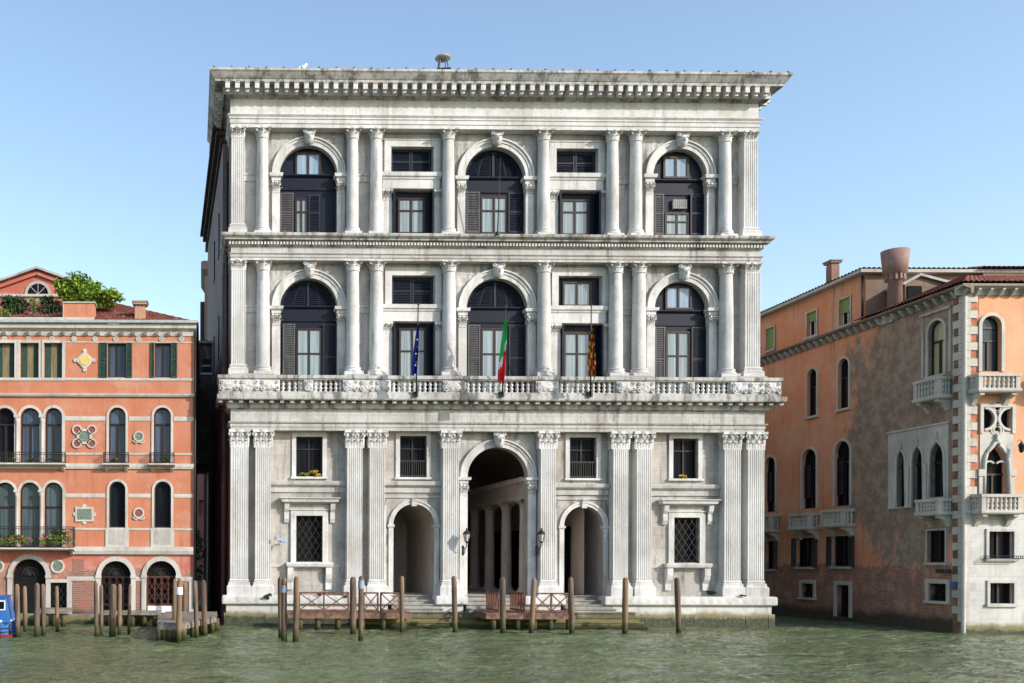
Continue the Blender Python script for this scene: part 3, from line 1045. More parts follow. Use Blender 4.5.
def big_arch(op, r1px, xl, xr, zfloor, zarch, key_px, imp):
    x0, x1 = op[0], op[1]
    xc, r = (x0 + x1) / 2, (x1 - x0) / 2
    zs_ = op[3] - r
    r1 = r + r1px / 21.0
    m = P.mb()
    m.arch_band(xc, zs_, r + .002, r + (r1 - r) * .5, -.10, .012, 26)
    m.arch_band(xc, zs_, r + (r1 - r) * .5, r + (r1 - r) * .84, -.14, .012, 26)
    m.arch_band(xc, zs_, r + (r1 - r) * .84, r1, -.21, .012, 26)
    a = m.build("archivolt", ISTR_P, pal)
    head_keystone(xc, op[3] - .18, zarch - .01, .46, -.2)
    spandrels(a, op, xl, xr, zarch - .03, r1)
    # jamb pilasters with impost blocks and small capitals
    wj = r1 - r
    for s, xe in ((-1, x0), (1, x1)):
        m = P.mb()
        xo = xe + s * (wj - .02); xi = xe - s * .003
        xa, xb = min(xi, xo), max(xi, xo)
        m.box(xa, xb, -.12, .01, zfloor, zs_ - imp - .55)
        j = m.build("jamb", ISTR_P, pal)
        m = P.mb()
        m.cornice([(0.0, zs_ - imp), (.03, zs_ - imp + .02), (.03, zs_ - imp * .5), (.12, zs_ - imp * .42), (.14, zs_ - .03), (.14, zs_)], xa, xb, -.12, .3)
        m.build("impost", ISTR_P, j)
        m = P.mb()
        cw = xb - xa
        c = capital_flat(cw * .86, .12, .52)
        m.add([Vector(v) + Vector(((xa + xb) / 2, 0, zs_ - imp - .56)) for v in c.v], c.f)
        m.box(xa, xb, -.10, .01, zs_ - imp - .045, zs_ - imp)
        m.build("capital", ISTR_P, j)

def inner(i0, i1, specs, py):
    return XP(specs[i0][1], py) + .05, XP(specs[i1][0], py) - .05
for op, (i0, i1) in zip(ARC2, ((1, 2), (4, 5), (7, 8))):
    l, r_ = inner(i0, i1, C2, 300)
    big_arch(op, 8.6, l, r_, Z_BAL, Z_2A, 0, .34)
for op, (i0, i1) in zip(ARC3, ((1, 2), (4, 5), (7, 8))):
    l, r_ = inner(i0, i1, C3, 180)
    big_arch(op, 8.2, l, r_, Z_3F, Z_3A, 0, .36)
l, r_ = XP(PIL[4][1]) + .03, XP(PIL[5][0]) - .03
big_arch(BA, 8.0, l, r_, Z_PLT, Z_GA, 0, .3)

# ---- middle bays of the upper storeys
def mid_bay(up, lo, xl, xr, zfloor, ztop):
    m = P.mb()
    # ledge + little entablature between the two windows
    a, b = up[2], lo[3]
    m.cornice([(0, b + .02), (.04, b + .04), (.04, a - .34), (.08, a - .32), (.10, a - .24), (.16, a - .2), (.18, a - .02), (.10, a)], xl + .1, xr - .1, -.06, .01)
    led = m.build("window_ledge", ISTR_P, pal)
    m = P.mb()
    for (x0, x1) in ((up[0] - .34, up[0] - .02), (up[1] + .02, up[1] + .34)):
        m.box(x0, x1, -.06, .01, up[2] + .01, ztop - .30)
    m.box(up[0] - .34, up[1] + .34, -.062, .01, up[3] + .0, up[3] + .30)
    m.box(up[0] - .40, up[1] + .40, -.10, .01, up[3] + .30, up[3] + .36)
    m.build("window_frame", ISTR_P, led)
    for s, xe in ((-1, lo[0]), (1, lo[1])):
        m = P.mb()
        xa, xb = min(xe, xe + s * .5), max(xe, xe + s * .5)
        m.box(xa, xb, -.07, .01, zfloor, lo[3] - .5)
        m.box(xa - .03, xb + .03, -.11, .01, lo[3] - .06, lo[3] + .02)
        c = capital_flat(.44, .07, .46)
        m.add([Vector(v) + Vector(((xa + xb) / 2, 0, lo[3] - .52)) for v in c.v], c.f)
        m.build("jamb", ISTR_P, led)
for (up, lo, i0, i1) in ((UP2[0], LO2[0], 3, 4), (UP2[1], LO2[1], 5, 6)):
    mid_bay(up, lo, XP(C2[i0][1], 320), XP(C2[i1][0], 320), Z_BAL, Z_2A)
for (up, lo, i0, i1) in ((UP3[0], LO3[0], 3, 4), (UP3[1], LO3[1], 5, 6)):
    mid_bay(up, lo, XP(C3[i0][1], 190), XP(C3[i1][0], 190), Z_3F, Z_3A)
# string moulding in the narrow spaces between paired columns
m = P.mb()
for C, z, pyy in ((C2, ARC2[0][3] - 1.35, 320), (C3, ARC3[0][3] - 1.4, 190)):
    for (i, j) in ((0, 1), (2, 3), (6, 7), (8, 9)):
        m = P.mb()
        m.box(XP(C[i][1], pyy) - .1, XP(C[j][0], pyy) + .1, -.05, .01, z - .30, z - .02)
        m.box(XP(C[i][1], pyy) - .1, XP(C[j][0], pyy) + .1, -.09, .01, z - .02, z + .06)
        m.build("string_moulding", ISTR, pal)

# ---- joinery of the palace windows
YW = 0.30
def board(op, name="window", mat=NAVY, y=YW):
    m = P.mb()
    m.prism_xz(o_poly(op), y, y + .1)
    return m.build(name, mat, pal)
def sash(par, px0, px1, py0, py1, nx=2, nz=(.62,), y=YW, glass=PANE, fr=BROWN, F=None, t=.07):
    F = F or P
    x0, x1, z0, z1 = F.rect(px0, px1, py0, py1, y)
    m = F.mb()
    m.quad((x0, y - .035, z0), (x1, y - .035, z0), (x1, y - .035, z1), (x0, y - .035, z1))
    m.build("pane", glass, par)
    m = F.mb()
    m.box(x0 - t, x0 + t * .3, y - .09, y - .002, z0 - t, z1 + t)
    m.box(x1 - t * .3, x1 + t, y - .09, y - .002, z0 - t, z1 + t)
    m.box(x0 + t * .3, x1 - t * .3, y - .088, y - .002, z1 - t * .3, z1 + t)
    m.box(x0 + t * .3, x1 - t * .3, y - .088, y - .002, z0 - t, z0 + t * .3)
    for k in range(1, nx):
        x = x0 + (x1 - x0) * k / nx
        m.box(x - t * .6, x + t * .6, y - .086, y - .03, z0 + t * .3, z1 - t * .3)
    for f in nz:
        z = z0 + (z1 - z0) * f
        m.box(x0 + t * .3, x1 - t * .3, y - .08, y - .031, z - t * .5, z + t * .5)
    return m.build("sash", fr, par)
def louvres(m, x0, x1, z0, z1, y, fr=.07, dz=.085):
    m.box(x0, x0 + fr, y - .05, y, z0, z1); m.box(x1 - fr, x1, y - .05, y, z0, z1)
    m.box(x0 + fr, x1 - fr, y - .05, y, z1 - fr, z1); m.box(x0 + fr, x1 - fr, y - .05, y, z0, z0 + fr)
    zm = z0 + (z1 - z0) * .52
    m.box(x0 + fr, x1 - fr, y - .05, y, zm - fr / 2, zm + fr / 2)
    z = z0 + fr + .03
    while z < z1 - fr - .03:
        if abs(z - zm) > fr:
            m.add([(x0 + fr, y - .012, z + .035), (x1 - fr, y - .012, z + .035), (x1 - fr, y - .048, z - .03), (x0 + fr, y - .048, z - .03)], [(0, 1, 2, 3)])
        z += dz
def shutter(par, px0, px1, py0, py1, mat, y=YW, F=None, name="shutter"):
    F = F or P
    x0, x1, z0, z1 = F.rect(px0, px1, py0, py1, y - .1)
    m = F.mb(); louvres(m, x0, x1, z0, z1, y - .1)
    m.box(x0 + .06, x1 - .06, y - .105, y - .1, z0 + .06, z1 - .06)
    return m.build(name, mat, par)
def transom(par, op, zc, h):
    m = P.mb()
    m.box(op[0], op[1], YW - .06, YW - .002, zc - h, zc)
    m.cornice([(0, zc - .02), (.05, zc), (.09, zc + .06), (.09, zc + .10)], op[0] + .1, op[1] - .1, YW - .09, YW - .003)
    return m.build("transom", NAVY, par)
def lunette(par, op, zc):
    """two louvred leaves filling the arch head"""
    m = P.mb()
    r = (op[1] - op[0]) / 2; xc = (op[0] + op[1]) / 2; zs_ = op[3] - r
    m.box(xc - .05, xc + .05, YW - .06, YW - .001, zc + .1, op[3] - .08)
    z = zc + .16
    while z < op[3] - .12:
        hw = math.sqrt(max(0, r * r - max(0, z - zs_) ** 2)) - .12
        for s in (-1, 1):
            for (q0, q1) in ((.10, .48), (.54, .94)):
                a, b = xc + s * hw * q0, xc + s * hw * q1
                a, b = min(a, b), max(a, b)
                m.add([(a, YW - .01, z + .04), (b, YW - .01, z + .04), (b, YW - .055, z - .03), (a, YW - .055, z - .03)], [(0, 1, 2, 3)])
        z += .09
    return m.build("louvre", SHUT_D, par)

def arch_window(op, trans_py, sh, win, lun_glass, right_leaf, y_top_right):
    b = board(op)
    zt_ = P.Z(trans_py, 340, YW)
    transom(b, op, zt_, .62)
    if lun_glass:
        sash(b, *lun_glass, 2, (), glass=PANE_S)
    else:
        lunette(b, op, zt_)
    if sh: shutter(b, *sh, SHUT)
    if win: sash(b, *win)
    if right_leaf: shutter(b, *right_leaf, SHUT_D)
    return b
arch_window(ARC2[0], 309, (282.6, 295, 324, 393), (297.5, 320.5, 330, 393), None, (322.6, 336.6, 324, 393), 0)
arch_window(ARC2[1], 309, (467.5, 480, 325, 394), (482, 506.5, 330, 394), None, (508.5, 525.5, 325, 394), 0)
arch_window(ARC2[2], 311, (654.8, 664.8, 327, 394), (666.5, 688, 333, 394), (666, 689.5, 288, 308.5), (691, 707.5, 327, 394), 0)
arch_window(ARC3[0], 178, (280, 293.6, 193, 233), (296.3, 306.2, 200, 233), (296.5, 319.6, 154.5, 176), (308.4, 320, 195, 233), 0)
arch_window(ARC3[1], 179, (466, 479.6, 192, 233), (481.5, 506, 198, 233), None, (508, 525, 193, 233), 0)
b = arch_window(ARC3[2], 180, (654, 663.6, 194, 235), (665.6, 687, 214.6, 235), (664, 686.6, 158.5, 177.5), (690, 704, 194, 235), 0)
x0, x1, z0, z1 = P.rect(671.5, 685.5, 200.5, 209.5, YW)
m = P.mb(); m.box(x0, x1, YW - .14, YW - .02, z0, z1)
for i in range(7):
    xx = x0 + .04 + (x1 - x0 - .1) * i / 6
    m.box(xx, xx + .03, YW - .155, YW - .14, z0 + .06, z1 - .06)
m.build("air_conditioner", LEAD, b)

def rect_window(up, lo, upg, lowin, y_side):
    b = board(up)
    if upg:
        sash(b, *upg, 2, ())
    else:
        m = P.mb()
        xm = (up[0] + up[1]) / 2
        for a, c in ((up[0] + .06, xm - .02), (xm + .02, up[1] - .06)):
            louvres(m, a, c, up[2] + .05, up[3] - .05, YW - .002)
        m.build("louvre", SHUT_D, b)
    b = board(lo)
    sash(b, *lowin, 2, (.66,))
    for s, xe in ((1, lo[0]), (-1, lo[1])):        # leaves folded back against the reveals
        m = P.mb()
        xa, xb = sorted((xe + s * .02, xe + s * .10))
        m.box(xa, xb, -.22, YW - .09, lo[2] + .05, lo[3] - .04)
        m.box(*sorted((xe + s * .10, xe + s * .115)), -.18, YW - .13, lo[2] + .15, lo[3] - .15)
        m.build("shutter", NAVY, b)
rect_window(UP2[0], LO2[0], None, (400, 424, 330, 393), 0)
rect_window(UP2[1], LO2[1], (563.5, 589.5, 283.5, 305.5), (564.5, 589, 334, 393), 0)
rect_window(UP3[0], LO3[0], None, (399, 423, 200, 233), 0)
rect_window(UP3[1], LO3[1], None, (562, 587, 201.5, 234.5), 0)

# ground-floor square windows
YG = 0.28
def grille(par, x0, x1, z0, z1, y, F=None, mat=IRON, n=9, dd=.02):
    F = F or P
    m = F.mb()
    w, h = x1 - x0, z1 - z0
    s = w / n * 2
    k = -int(h / s) - 1
    while k * s < w:
        for sg in (1, -1):
            pts = []
            for t in range(0, 2):
                pass
            # clip the diagonal to the rectangle
            xa, za = (k * s, 0.0) if sg > 0 else (w - k * s, 0.0)
            xb, zb = (k * s + h * .62, h) if sg > 0 else (w - k * s - h * .62, h)
            def clip(p, q):
                t0, t1 = 0.0, 1.0
                dx = q[0] - p[0]
                for lim, sign in ((0, 1), (w, -1)):
                    f0, f1 = sign * (p[0] - lim), sign * (q[0] - lim)
                    if f0 < 0 and f1 < 0: return None
                    if f0 < 0: t0 = max(t0, f0 / (f0 - f1))
                    if f1 < 0: t1 = min(t1, f0 / (f0 - f1))
                if t1 <= t0: return None
                L = lambda t: (p[0] + dx * t, p[1] + (q[1] - p[1]) * t)
                return L(t0), L(t1)
            c = clip((xa, za), (xb, zb))
            if c:
                (ax, az), (bx, bz) = c
                m.bar((x0 + ax, y, z0 + az), (x0 + bx, y, z0 + bz), dd, dd)
        k += 1
    m.box(x0, x1, y - .02, y + .02, z0, z0 + .04); m.box(x0, x1, y - .02, y + .02, z1 - .04, z1)
    return m.build("grille", mat, par)

def stone_frame(op, w=.2, d=.07, name="window_frame"):
    m = P.mb()
    x0, x1, z0, z1 = op[:4]
    m.box(x0 - w, x0, -d, .01, z0 - .02, z1)
    m.box(x1, x1 + w, -d, .01, z0 - .02, z1)
    m.box(x0 - w, x1 + w, -d - .003, .01, z1, z1 + w)
    m.box(x0 - w - .06, x1 + w + .06, -d - .05, .01, z1 + w, z1 + w + .05)
    m.box(x0 - w - .05, x1 + w + .05, -d - .06, .01, z0 - .12, z0 - .02)
    return m.build(name, ISTR_P, pal)
wins = []
for i, op in enumerate(GW_UP):
    b = board(op, "window", BLACK, YG); wins.append(b)
    f = stone_frame(op)
    f.parent = pal
    m = P.mb()
    x0, x1, z0, z1 = op[:4]
    m.quad((x0, YG - .03, z0), (x1, YG - .03, z0), (x1, YG - .03, z1), (x0, YG - .03, z1))
    m.build("pane", PANE_D, b)
    m = P.mb()
    xm = (x0 + x1) / 2
    m.box(xm - .035, xm + .035, YG - .09, YG - .032, z0, z1)
    m.box(x0, x1, YG - .088, YG - .033, z0 + (z1 - z0) * .68, z0 + (z1 - z0) * .68 + .06)
    for xe in (x0, x1 - .07): m.box(xe, xe + .07, YG - .091, YG - .033, z0, z1)
    m.box(x0, x1, YG - .092, YG - .033, z1 - .07, z1)
    m.build("sash", BROWN, b)
    if i in (1, 2):
        m = P.mb()
        zt_ = z0 + (z1 - z0) * .38
        m.box(x0, x1, .0, .04, zt_, zt_ + .05); m.box(x0, x1, .0, .04, z0 + .05, z0 + .09)
        for k in range(12):
            x = x0 + .06 + (x1 - x0 - .12) * k / 11
            m.box(x - .013, x + .013, .008, .034, z0 + .05, zt_)
        m.build("railing", IRON, b)
for op in GW_LO:
    b = board(op, "window", BLACK, YG)
    grille(b, *op[:4], .06, n=8)
    f = stone_frame(op, .26, .10)
    x0, x1, z0, z1 = op[:4]
    # hood on consoles above, sill on brackets below
    m = P.mb()
    m.cornice([(0, z1 + .56), (.06, z1 + .59), (.18, z1 + .64), (.20, z1 + .75), (.27, z1 + .80), (.27, z1 + .84)], x0 - .52, x1 + .52, -.24, .01)
    m.build("hood", ISTR_P, f)
    m = P.mb(); m.box(x0 - .4, x1 + .4, -.10, .012, z1 + .27, z1 + .555); m.build("frieze", ISTR, f)
    for xe in (x0 - .46, x1 + .46):
        m = P.mb()
        m.sweep_x([(-.32, z1 + .555), (.01, z1 + .555), (.01, z1 - .3), (-.10, z1 - .34), (-.18, z1 - .15), (-.16, z1 + .15), (-.26, z1 + .3)], xe - .11, xe + .11)
        m.build("console", ISTR_P, f)
    m = P.mb()
    m.cornice([(0, z0 - .27), (.10, z0 - .22), (.14, z0 - .10), (.14, z0 - .03)], x0 - .34, x1 + .34, -.22, .012)
    m.build("sill", ISTR_P, f)
    for xe in (x0 - .28, x1 + .28):
        m = P.mb()
        m.sweep_x([(-.30, z0 - .27), (.01, z0 - .27), (.01, z0 - 1.32), (-.10, z0 - 1.32), (-.09, z0 - 1.0), (-.22, z0 - .82), (-.30, z0 - .6)], xe - .14, xe + .14)
        m.build("bracket", ISTR_P, f)
    # dark-marble panel edges
    m = P.mb()
    zb = Z_PLT + .25
    for (a, b2, c, d) in ((x0 - 1.55, x0 - 1.35, zb, z1 + 1.0), (x1 + 1.35, x1 + 1.55, zb, z1 + 1.0)):
        m.box(a, b2, -.05, .01, c, d)
    m.box(x0 - 1.35, x0 - .34, -.04, .01, z0 - .25, z0 - .1); m.box(x1 + .34, x1 + 1.35, -.04, .01, z0 - .25, z0 - .1)
    m.box(x0 - 1.95, x1 + 1.95, -.052, .01, z1 + 1.12, z1 + 1.3)
    m.build("panel_moulding", ISTR, pal)
# ledges between the two ground-floor window rows
for (a, b, pyl, pyh) in ((270.9, 347.2, 481, 487), (384.6, 443.2, 481, 487), (555.7, 613.4, 482.6, 488.6), (651.4, 724.6, 483, 489)):
    x0, x1 = XP(a, 484) + .004, XP(b, 484) - .004
    zt_, zl = P.Z(pyl, 340, -.2), P.Z(pyh, 340, -.1)
    m = P.mb()
    m.sweep_x([(.01, zl - .25), (-.08, zl - .25), (-.08, zl), (-.16, zl + .03), (-.24, zl + .10), (-.26, zt_ - .04), (-.24, zt_), (.01, zt_ + .02)], x0, x1)
    m.build("ledge", ISTR, pal)
# small arches: archivolt, jambs, keystone scroll, flanking strips with capitals
for op in (SA_L, SA_R):
    x0, x1 = op[0], op[1]
    xc, r = (x0 + x1) / 2, (x1 - x0) / 2
    zs_ = op[3] - r
    m = P.mb()
    m.arch_band(xc, zs_, r + .002, r + .14, -.06, .01, 20); m.arch_band(xc, zs_, r + .14, r + .22, -.10, .01, 20)
    a = m.build("archivolt", ISTR_P, pal)
    m = P.mb(); m.sweep_x([(-.22, op[3] + .26), (.01, op[3] + .26), (.01, op[3] - .08), (-.12, op[3] - .10), (-.15, op[3] + .1)], xc - .12, xc + .12)
    m.build("keystone", ISTR_P, a)
    for s, xe in ((-1, x0), (1, x1)):
        m = P.mb()
        xa, xb = sorted((xe - s * .004, xe + s * .22))
        m.box(xa, xb, -.06, .01, Z_PLT, zs_ - .16)
        m.cornice([(0, zs_ - .16), (.05, zs_ - .1), (.06, zs_)], xa, xb, -.06, .2)
        m.build("jamb", ISTR_P, a)
        m = P.mb()
        xa, xb = sorted((xe + s * .36, xe + s * .62))
        zt_ = op[3] + .05
        m.box(xa, xb, -.05, .01, Z_PLT, zt_ - .3)
        c = capital_flat(.28, .06, .5)
        m.add([Vector(v) + Vector(((xa + xb) / 2, 0, zt_ - .3)) for v in c.v], c.f)
        m.build("strip_pilaster", ISTR_P, a)
    m = P.mb(); m.box(x0 - .62, x1 + .62, -.055, .01, op[3] + .30, op[3] + .40); m.build("string_moulding", ISTR, a)

# ---- passages behind the arches
def passage(x0, x1, depth, ztop, vault, zf):
    m = P.mb()
    y0 = .42
    m.quad((x0, y0, zf), (x0, y0 + depth, zf), (x0, y0 + depth, ztop), (x0, y0, ztop))
    m.quad((x1, y0, zf), (x1, y0, ztop), (x1, y0 + depth, ztop), (x1, y0 + depth, zf))
    m.quad((x0, y0 + depth, zf), (x1, y0 + depth, zf), (x1, y0 + depth, vault), (x0, y0 + depth, vault))
    m.quad((x0, y0, zf + .01), (x1, y0, zf + .01), (x1, y0 + depth, zf + .01), (x0, y0 + depth, zf + .01))
    r = (x1 - x0) / 2; xc = (x0 + x1) / 2; hv = vault - ztop
    n = 14
    pts = [(xc - r * math.cos(PI * i / n), ztop + hv * math.sin(PI * i / n)) for i in range(n + 1)]
    for p, q in zip(pts[:-1], pts[1:]):
        m.quad((p[0], y0, p[1]), (q[0], y0, q[1]), (q[0], y0 + depth, q[1]), (p[0], y0 + depth, p[1]))
    return m.build("passage", INNER, pal)
for op, dep in ((SA_L, 5.6), (SA_R, 3.4)):
    r = (op[1] - op[0]) / 2
    ps = passage(op[0] - .05, op[1] + .05, dep, op[3] - r - .05, op[3] + .12, Z_PLT)
    x0, x1 = op[0] + .15, op[0] + .15 + .95
    m = P.mb(); m.box(x0, x1, .42 + dep - .12, .42 + dep - .01, Z_PLT + .02, Z_PLT + 2.7)
    m.build("door", BLACK, ps)
    m = P.mb(); m.sweep_x([(0, 0), (.0, .25), (-.10, .28), (-.12, .4), (0, .42)], 0, 1) if False else None
    m = P.mb(); m.box(x0 - .14, x1 + .14, .42 + dep - .16, .42 + dep - .012, Z_PLT + 2.72, Z_PLT + 3.0)
    m.build("lintel", INNER, ps)
# big arch: wide barrel-vaulted water hall with a colonnade on its right
r = (BA[1] - BA[0]) / 2
hx0, hx1 = BA[0] - .25, BA[1] + .30
zsp = BA[3] - r
ps = passage(hx0, hx1 + 2.6, 15, zsp - .3, BA[3] + .9, Z_PLT)
zcol_t = P.Z(502, 500, 3.0)
m = P.mb()
m.box(hx1 - .35, hx1 + .35, .43, 15.3, zcol_t, zcol_t + .28)
m.box(hx1 - .30, hx1 + .30, .43, 15.3, zcol_t + .28, zcol_t + .8)
m.box(hx1 - .50, hx1 + .50, .43, 15.3, zcol_t + .8, zcol_t + 1.05)
m.build("inner_entablature", INNER, ps)
colp = None
for k in range(5):
    if colp is None:
        c = col_mesh(.27, zcol_t - Z_PLT - .45)
        cc = capital_round(.24, .45)
        c.add([Vector(v) + Vector((0, 0, zcol_t - Z_PLT - .45)) for v in cc.v], cc.f)
        colp = o = c.build("inner_column", INNER, ps)
    else:
        o = colp.copy(); COL.objects.link(o); o.parent = ps
    o.location = (hx1, 1.2 + k * 2.75, Z_PLT)
m = P.mb(); m.box(hx1 + 2.52, hx1 + 2.58, 2, 14, Z_PLT + .02, Z_PLT + 3.4); m.build("aisle_shade_sheet", BLACK, ps)  # long black sheet standing in for the shade of the aisle

# ---- steps
def steps(x0, x1, y_top, y_out, z_top, z_bot, n, mat=STEP):
    m = P.mb()
    for i in range(n):
        t = i / max(1, n - 1)
        z = z_top - (z_top - z_bot) * t
        y = y_top + (y_out - y_top) * t
        m.box(x0 - .002 * i, x1 + .002 * i, y, .55 + .003 * i, z - .9, z - .045)
        m.box(x0 - .002 * i - .02, x1 + .002 * i + .02, y - .05, .55 + .003 * i, z - .0449, z)
    return m.build("steps", mat, pal)
for op in (SA_L, BA, SA_R):
    steps(op[0] - .18, op[1] + .18, .1, -1.0, Z_PLT - .02, .86, 4)
steps(P.X(363, 615, -1.6), P.X(640, 615, -1.6), -1.15, -2.35, .70, .10, 4, STEP_M)

# ---- balustrade of the long balcony
bal = P.mb()
yb0, yb1 = YP - yo + .06, YP - yo + .40
zb0 = Z_BAL; zr0 = P.Z(379.6, 340, YP - yo); zr1 = P.Z(375.2, 340, YP - yo)
bx0, bx1 = P.X(217.8, 385, YP - yo), P.X(783.3, 386, YP - yo)
bal.box(bx0 + .06, bx1 - .06, yb0 - .03, yb1 + .03, zb0 + .002, zb0 + .13)
bal.box(bx0 + .06, bx0 + .40, yb1 + .031, 0.6, zb0 + .002, zb0 + .13)
bal.box(bx1 - .40, bx1 - .06, yb1 + .031, 0.6, zb0 + .002, zb0 + .13)
bal_o = bal.build("balustrade", ISTR_D, pal)
m = P.mb()
m.box(bx0, bx1, yb0 - .07, yb1 + .07, zr0 + .05, zr1); m.box(bx0 + .05, bx1 - .05, yb0 - .02, yb1 + .02, zr0, zr0 + .05)
m.box(bx0, bx0 + .46, yb1 + .071, .6, zr0 + .05, zr1 - .002); m.box(bx1 - .46, bx1, yb1 + .071, .6, zr0 + .05, zr1 - .002)
m.build("handrail", ISTR_D, bal_o)
hb = zr0 - zb0 - .13
bm = MB()
bm.box(-.085, .085, -.085, .085, 0, hb * .07); bm.box(-.085, .085, -.085, .085, hb * .93, hb)
bm.lathe([(.05, hb * .07), (.075, hb * .12), (.045, hb * .17), (.05, hb * .2), (.095, hb * .3), (.085, hb * .38), (.045, hb * .46), (.06, hb * .5), (.045, hb * .54), (.085, hb * .62), (.095, hb * .7), (.05, hb * .8), (.045, hb * .84), (.075, hb * .88), (.05, hb * .93)], n=10)
solid = [(217.8, 280), (343, 391), (443, 465), (536, 558.6), (617, 655), (731, 783.3)]
small = [(304, 313), (688, 695)]
runs = [(280, 304), (313, 343), (391, 443), (465, 536), (558.6, 617), (655, 688), (695, 731)]
bp = None
yc = (yb0 + yb1) / 2
for a, b in runs:
    xa, xb = P.X(a, 386, yc), P.X(b, 386, yc)
    n = max(2, round((b - a) / 5.35))
    for i in range(n):
        if bp is None: o = bp = bm.build("baluster", ISTR_P, bal_o)
        else: o = bp.copy(); COL.objects.link(o); o.parent = bal_o
        o.location = (xa + (xb - xa) * (i + .5) / n, yc, zb0 + .13)
for k, (a, b) in enumerate(solid + small):
    xa, xb = P.X(a, 386, yb0), P.X(b, 386, yb0)
    if k == 0: xa = bx0 + .06
    if k == 5: xb = bx1 - .06
    m = P.mb(); m.box(xa, xb, yb0, yb1, zb0 + .13, zr0)
    if k == 0: m.box(xa, xa + .34, yb1 + .001, .6, zb0 + .13, zr0)
    if k == 5: m.box(xb - .34, xb, yb1 + .001, .6, zb0 + .13, zr0)
    nseg = max(1, round((b - a) / 18))
    for s in range(nseg):
        a1 = xa + (xb - xa) * s / nseg + .04; b1 = xa + (xb - xa) * (s + 1) / nseg - .04
        bul = .10 if s % 2 == 0 else .03
        fn0 = scroll_fn(k * 3.1 + s)
        def fn(u, w, f=fn0, bul=bul): return (math.sin(PI * u) * math.sin(PI * min(1, w * 1.15)) * bul / .13 + .45 * f(u, w)) * 1.0
        zm_ = (zb0 + zr0) / 2 + .06
        for sx_, xx_ in ((-1, a1 + .13), (1, b1 - .13)):
            volute(m, xx_, yb0 - .05, zm_ + .15, .09, 0 if sx_ > 0 else PI); volute(m, xx_ + sx_ * .02, yb0 - .07, zm_ - .15, .11, 0 if sx_ > 0 else PI)
        m.relief(a1, b1, zb0 + .16, zr0 - .03, yb0 - .001, .10, 18, 12, fn)
    m.build("carved_pedestal", ISTR_P, bal_o)

# ================================================================== the coral house on the left
left = thing("coral_house", "coral plastered canal house with white arched windows and a roof terrace", "house",
             (P.o.x - 1.7, 0.0, 0))
lx = (100 - CX) / F_PX * DIST
left.location = (lx, 0, 0)
L = Fac(left.location, 0.0, left)
YS = .26                                   # depth of window boards
def lrc(px0, px1, py0, py1, k='r'):
    return (*L.rect(px0, px1, py0, py1, 0.0), k)
LXR = L.X(193.6); LXL = L.X(-60)
def LZ(py, y=0.0): return L.Z(py, 100, y)
zq = LZ(617)                               # quay level
PORT = lrc(12.3, 46, 559, 617, 'a'); PORT_D = lrc(49.2, 67, 582.5, 617)
DA = lrc(100.8, 131, 561, 615.5, 'a'); DB = lrc(146.3, 176.3, 561, 615.5, 'a')
f1 = [lrc(109, 125.4, 481.5, 547, 'a'), lrc(154.2, 171, 481.5, 547, 'a')]
f1 = [(a[0], a[1], LZ(527.5), a[3], 'a') for a in f1]
f1t = [lrc(-5, 15, 482.5, 547, 'a'), lrc(20, 39.6, 482.5, 547, 'a'), lrc(44.2, 62.6, 482.5, 547, 'a'), lrc(-29, -10, 482.5, 547, 'a')]
f2 = [lrc(108.8, 125.6, 407.6, 462.5, 'a'), lrc(153.8, 170.8, 407.6, 462.5, 'a')]
f2t = [lrc(-4.6, 14.4, 408, 462.5, 'a'), lrc(20.3, 39.8, 408, 462.5, 'a'), lrc(45, 62, 408, 462.5, 'a'), lrc(-29, -9.6, 408, 462.5, 'a')]
f3 = [lrc(107.6, 125.8, 343.3, 377.3), lrc(154.8, 170.8, 343.3, 377.3)]
f3t = [lrc(-5, 14.6, 343, 377.8), lrc(20.2, 38.8, 343, 377.8), lrc(44, 62.2, 343, 377.8), lrc(-29, -10, 343, 377.8)]
m = L.mb(); m.wall(LXL, LXR, LZ(551), LZ(326), 0.0, f1 + f1t + f2 + f2t + f3 + f3t, .35)
m.build("wall", PL_L, left)
m = L.mb(); m.wall(LXL, LXR, 0.45, LZ(551), 0.002, [PORT, PORT_D, DA, DB], .35)
m.build("lower_wall", PL_LB, left)
m = L.mb()
ztl = LZ(326)
m.quad((LXR, 0, .2), (LXR, 14, .2), (LXR, 14, ztl), (LXR, 0, ztl)); m.quad((LXL, 0, .2), (LXL, 14, .2), (LXL, 14, ztl), (LXL, 0, ztl))
m.quad((LXL, 14, .2), (LXR, 14, .2), (LXR, 14, ztl), (LXL, 14, ztl))
m.build("side_wall", PL_GAB, left)
m = L.mb(); m.box(LXL, LXR + .03, -.38, .5, -1, .50); m.box(LXL, LXR + .03, -.30, .4, .504, zq)
m.build("quay_edge", STEP, left)

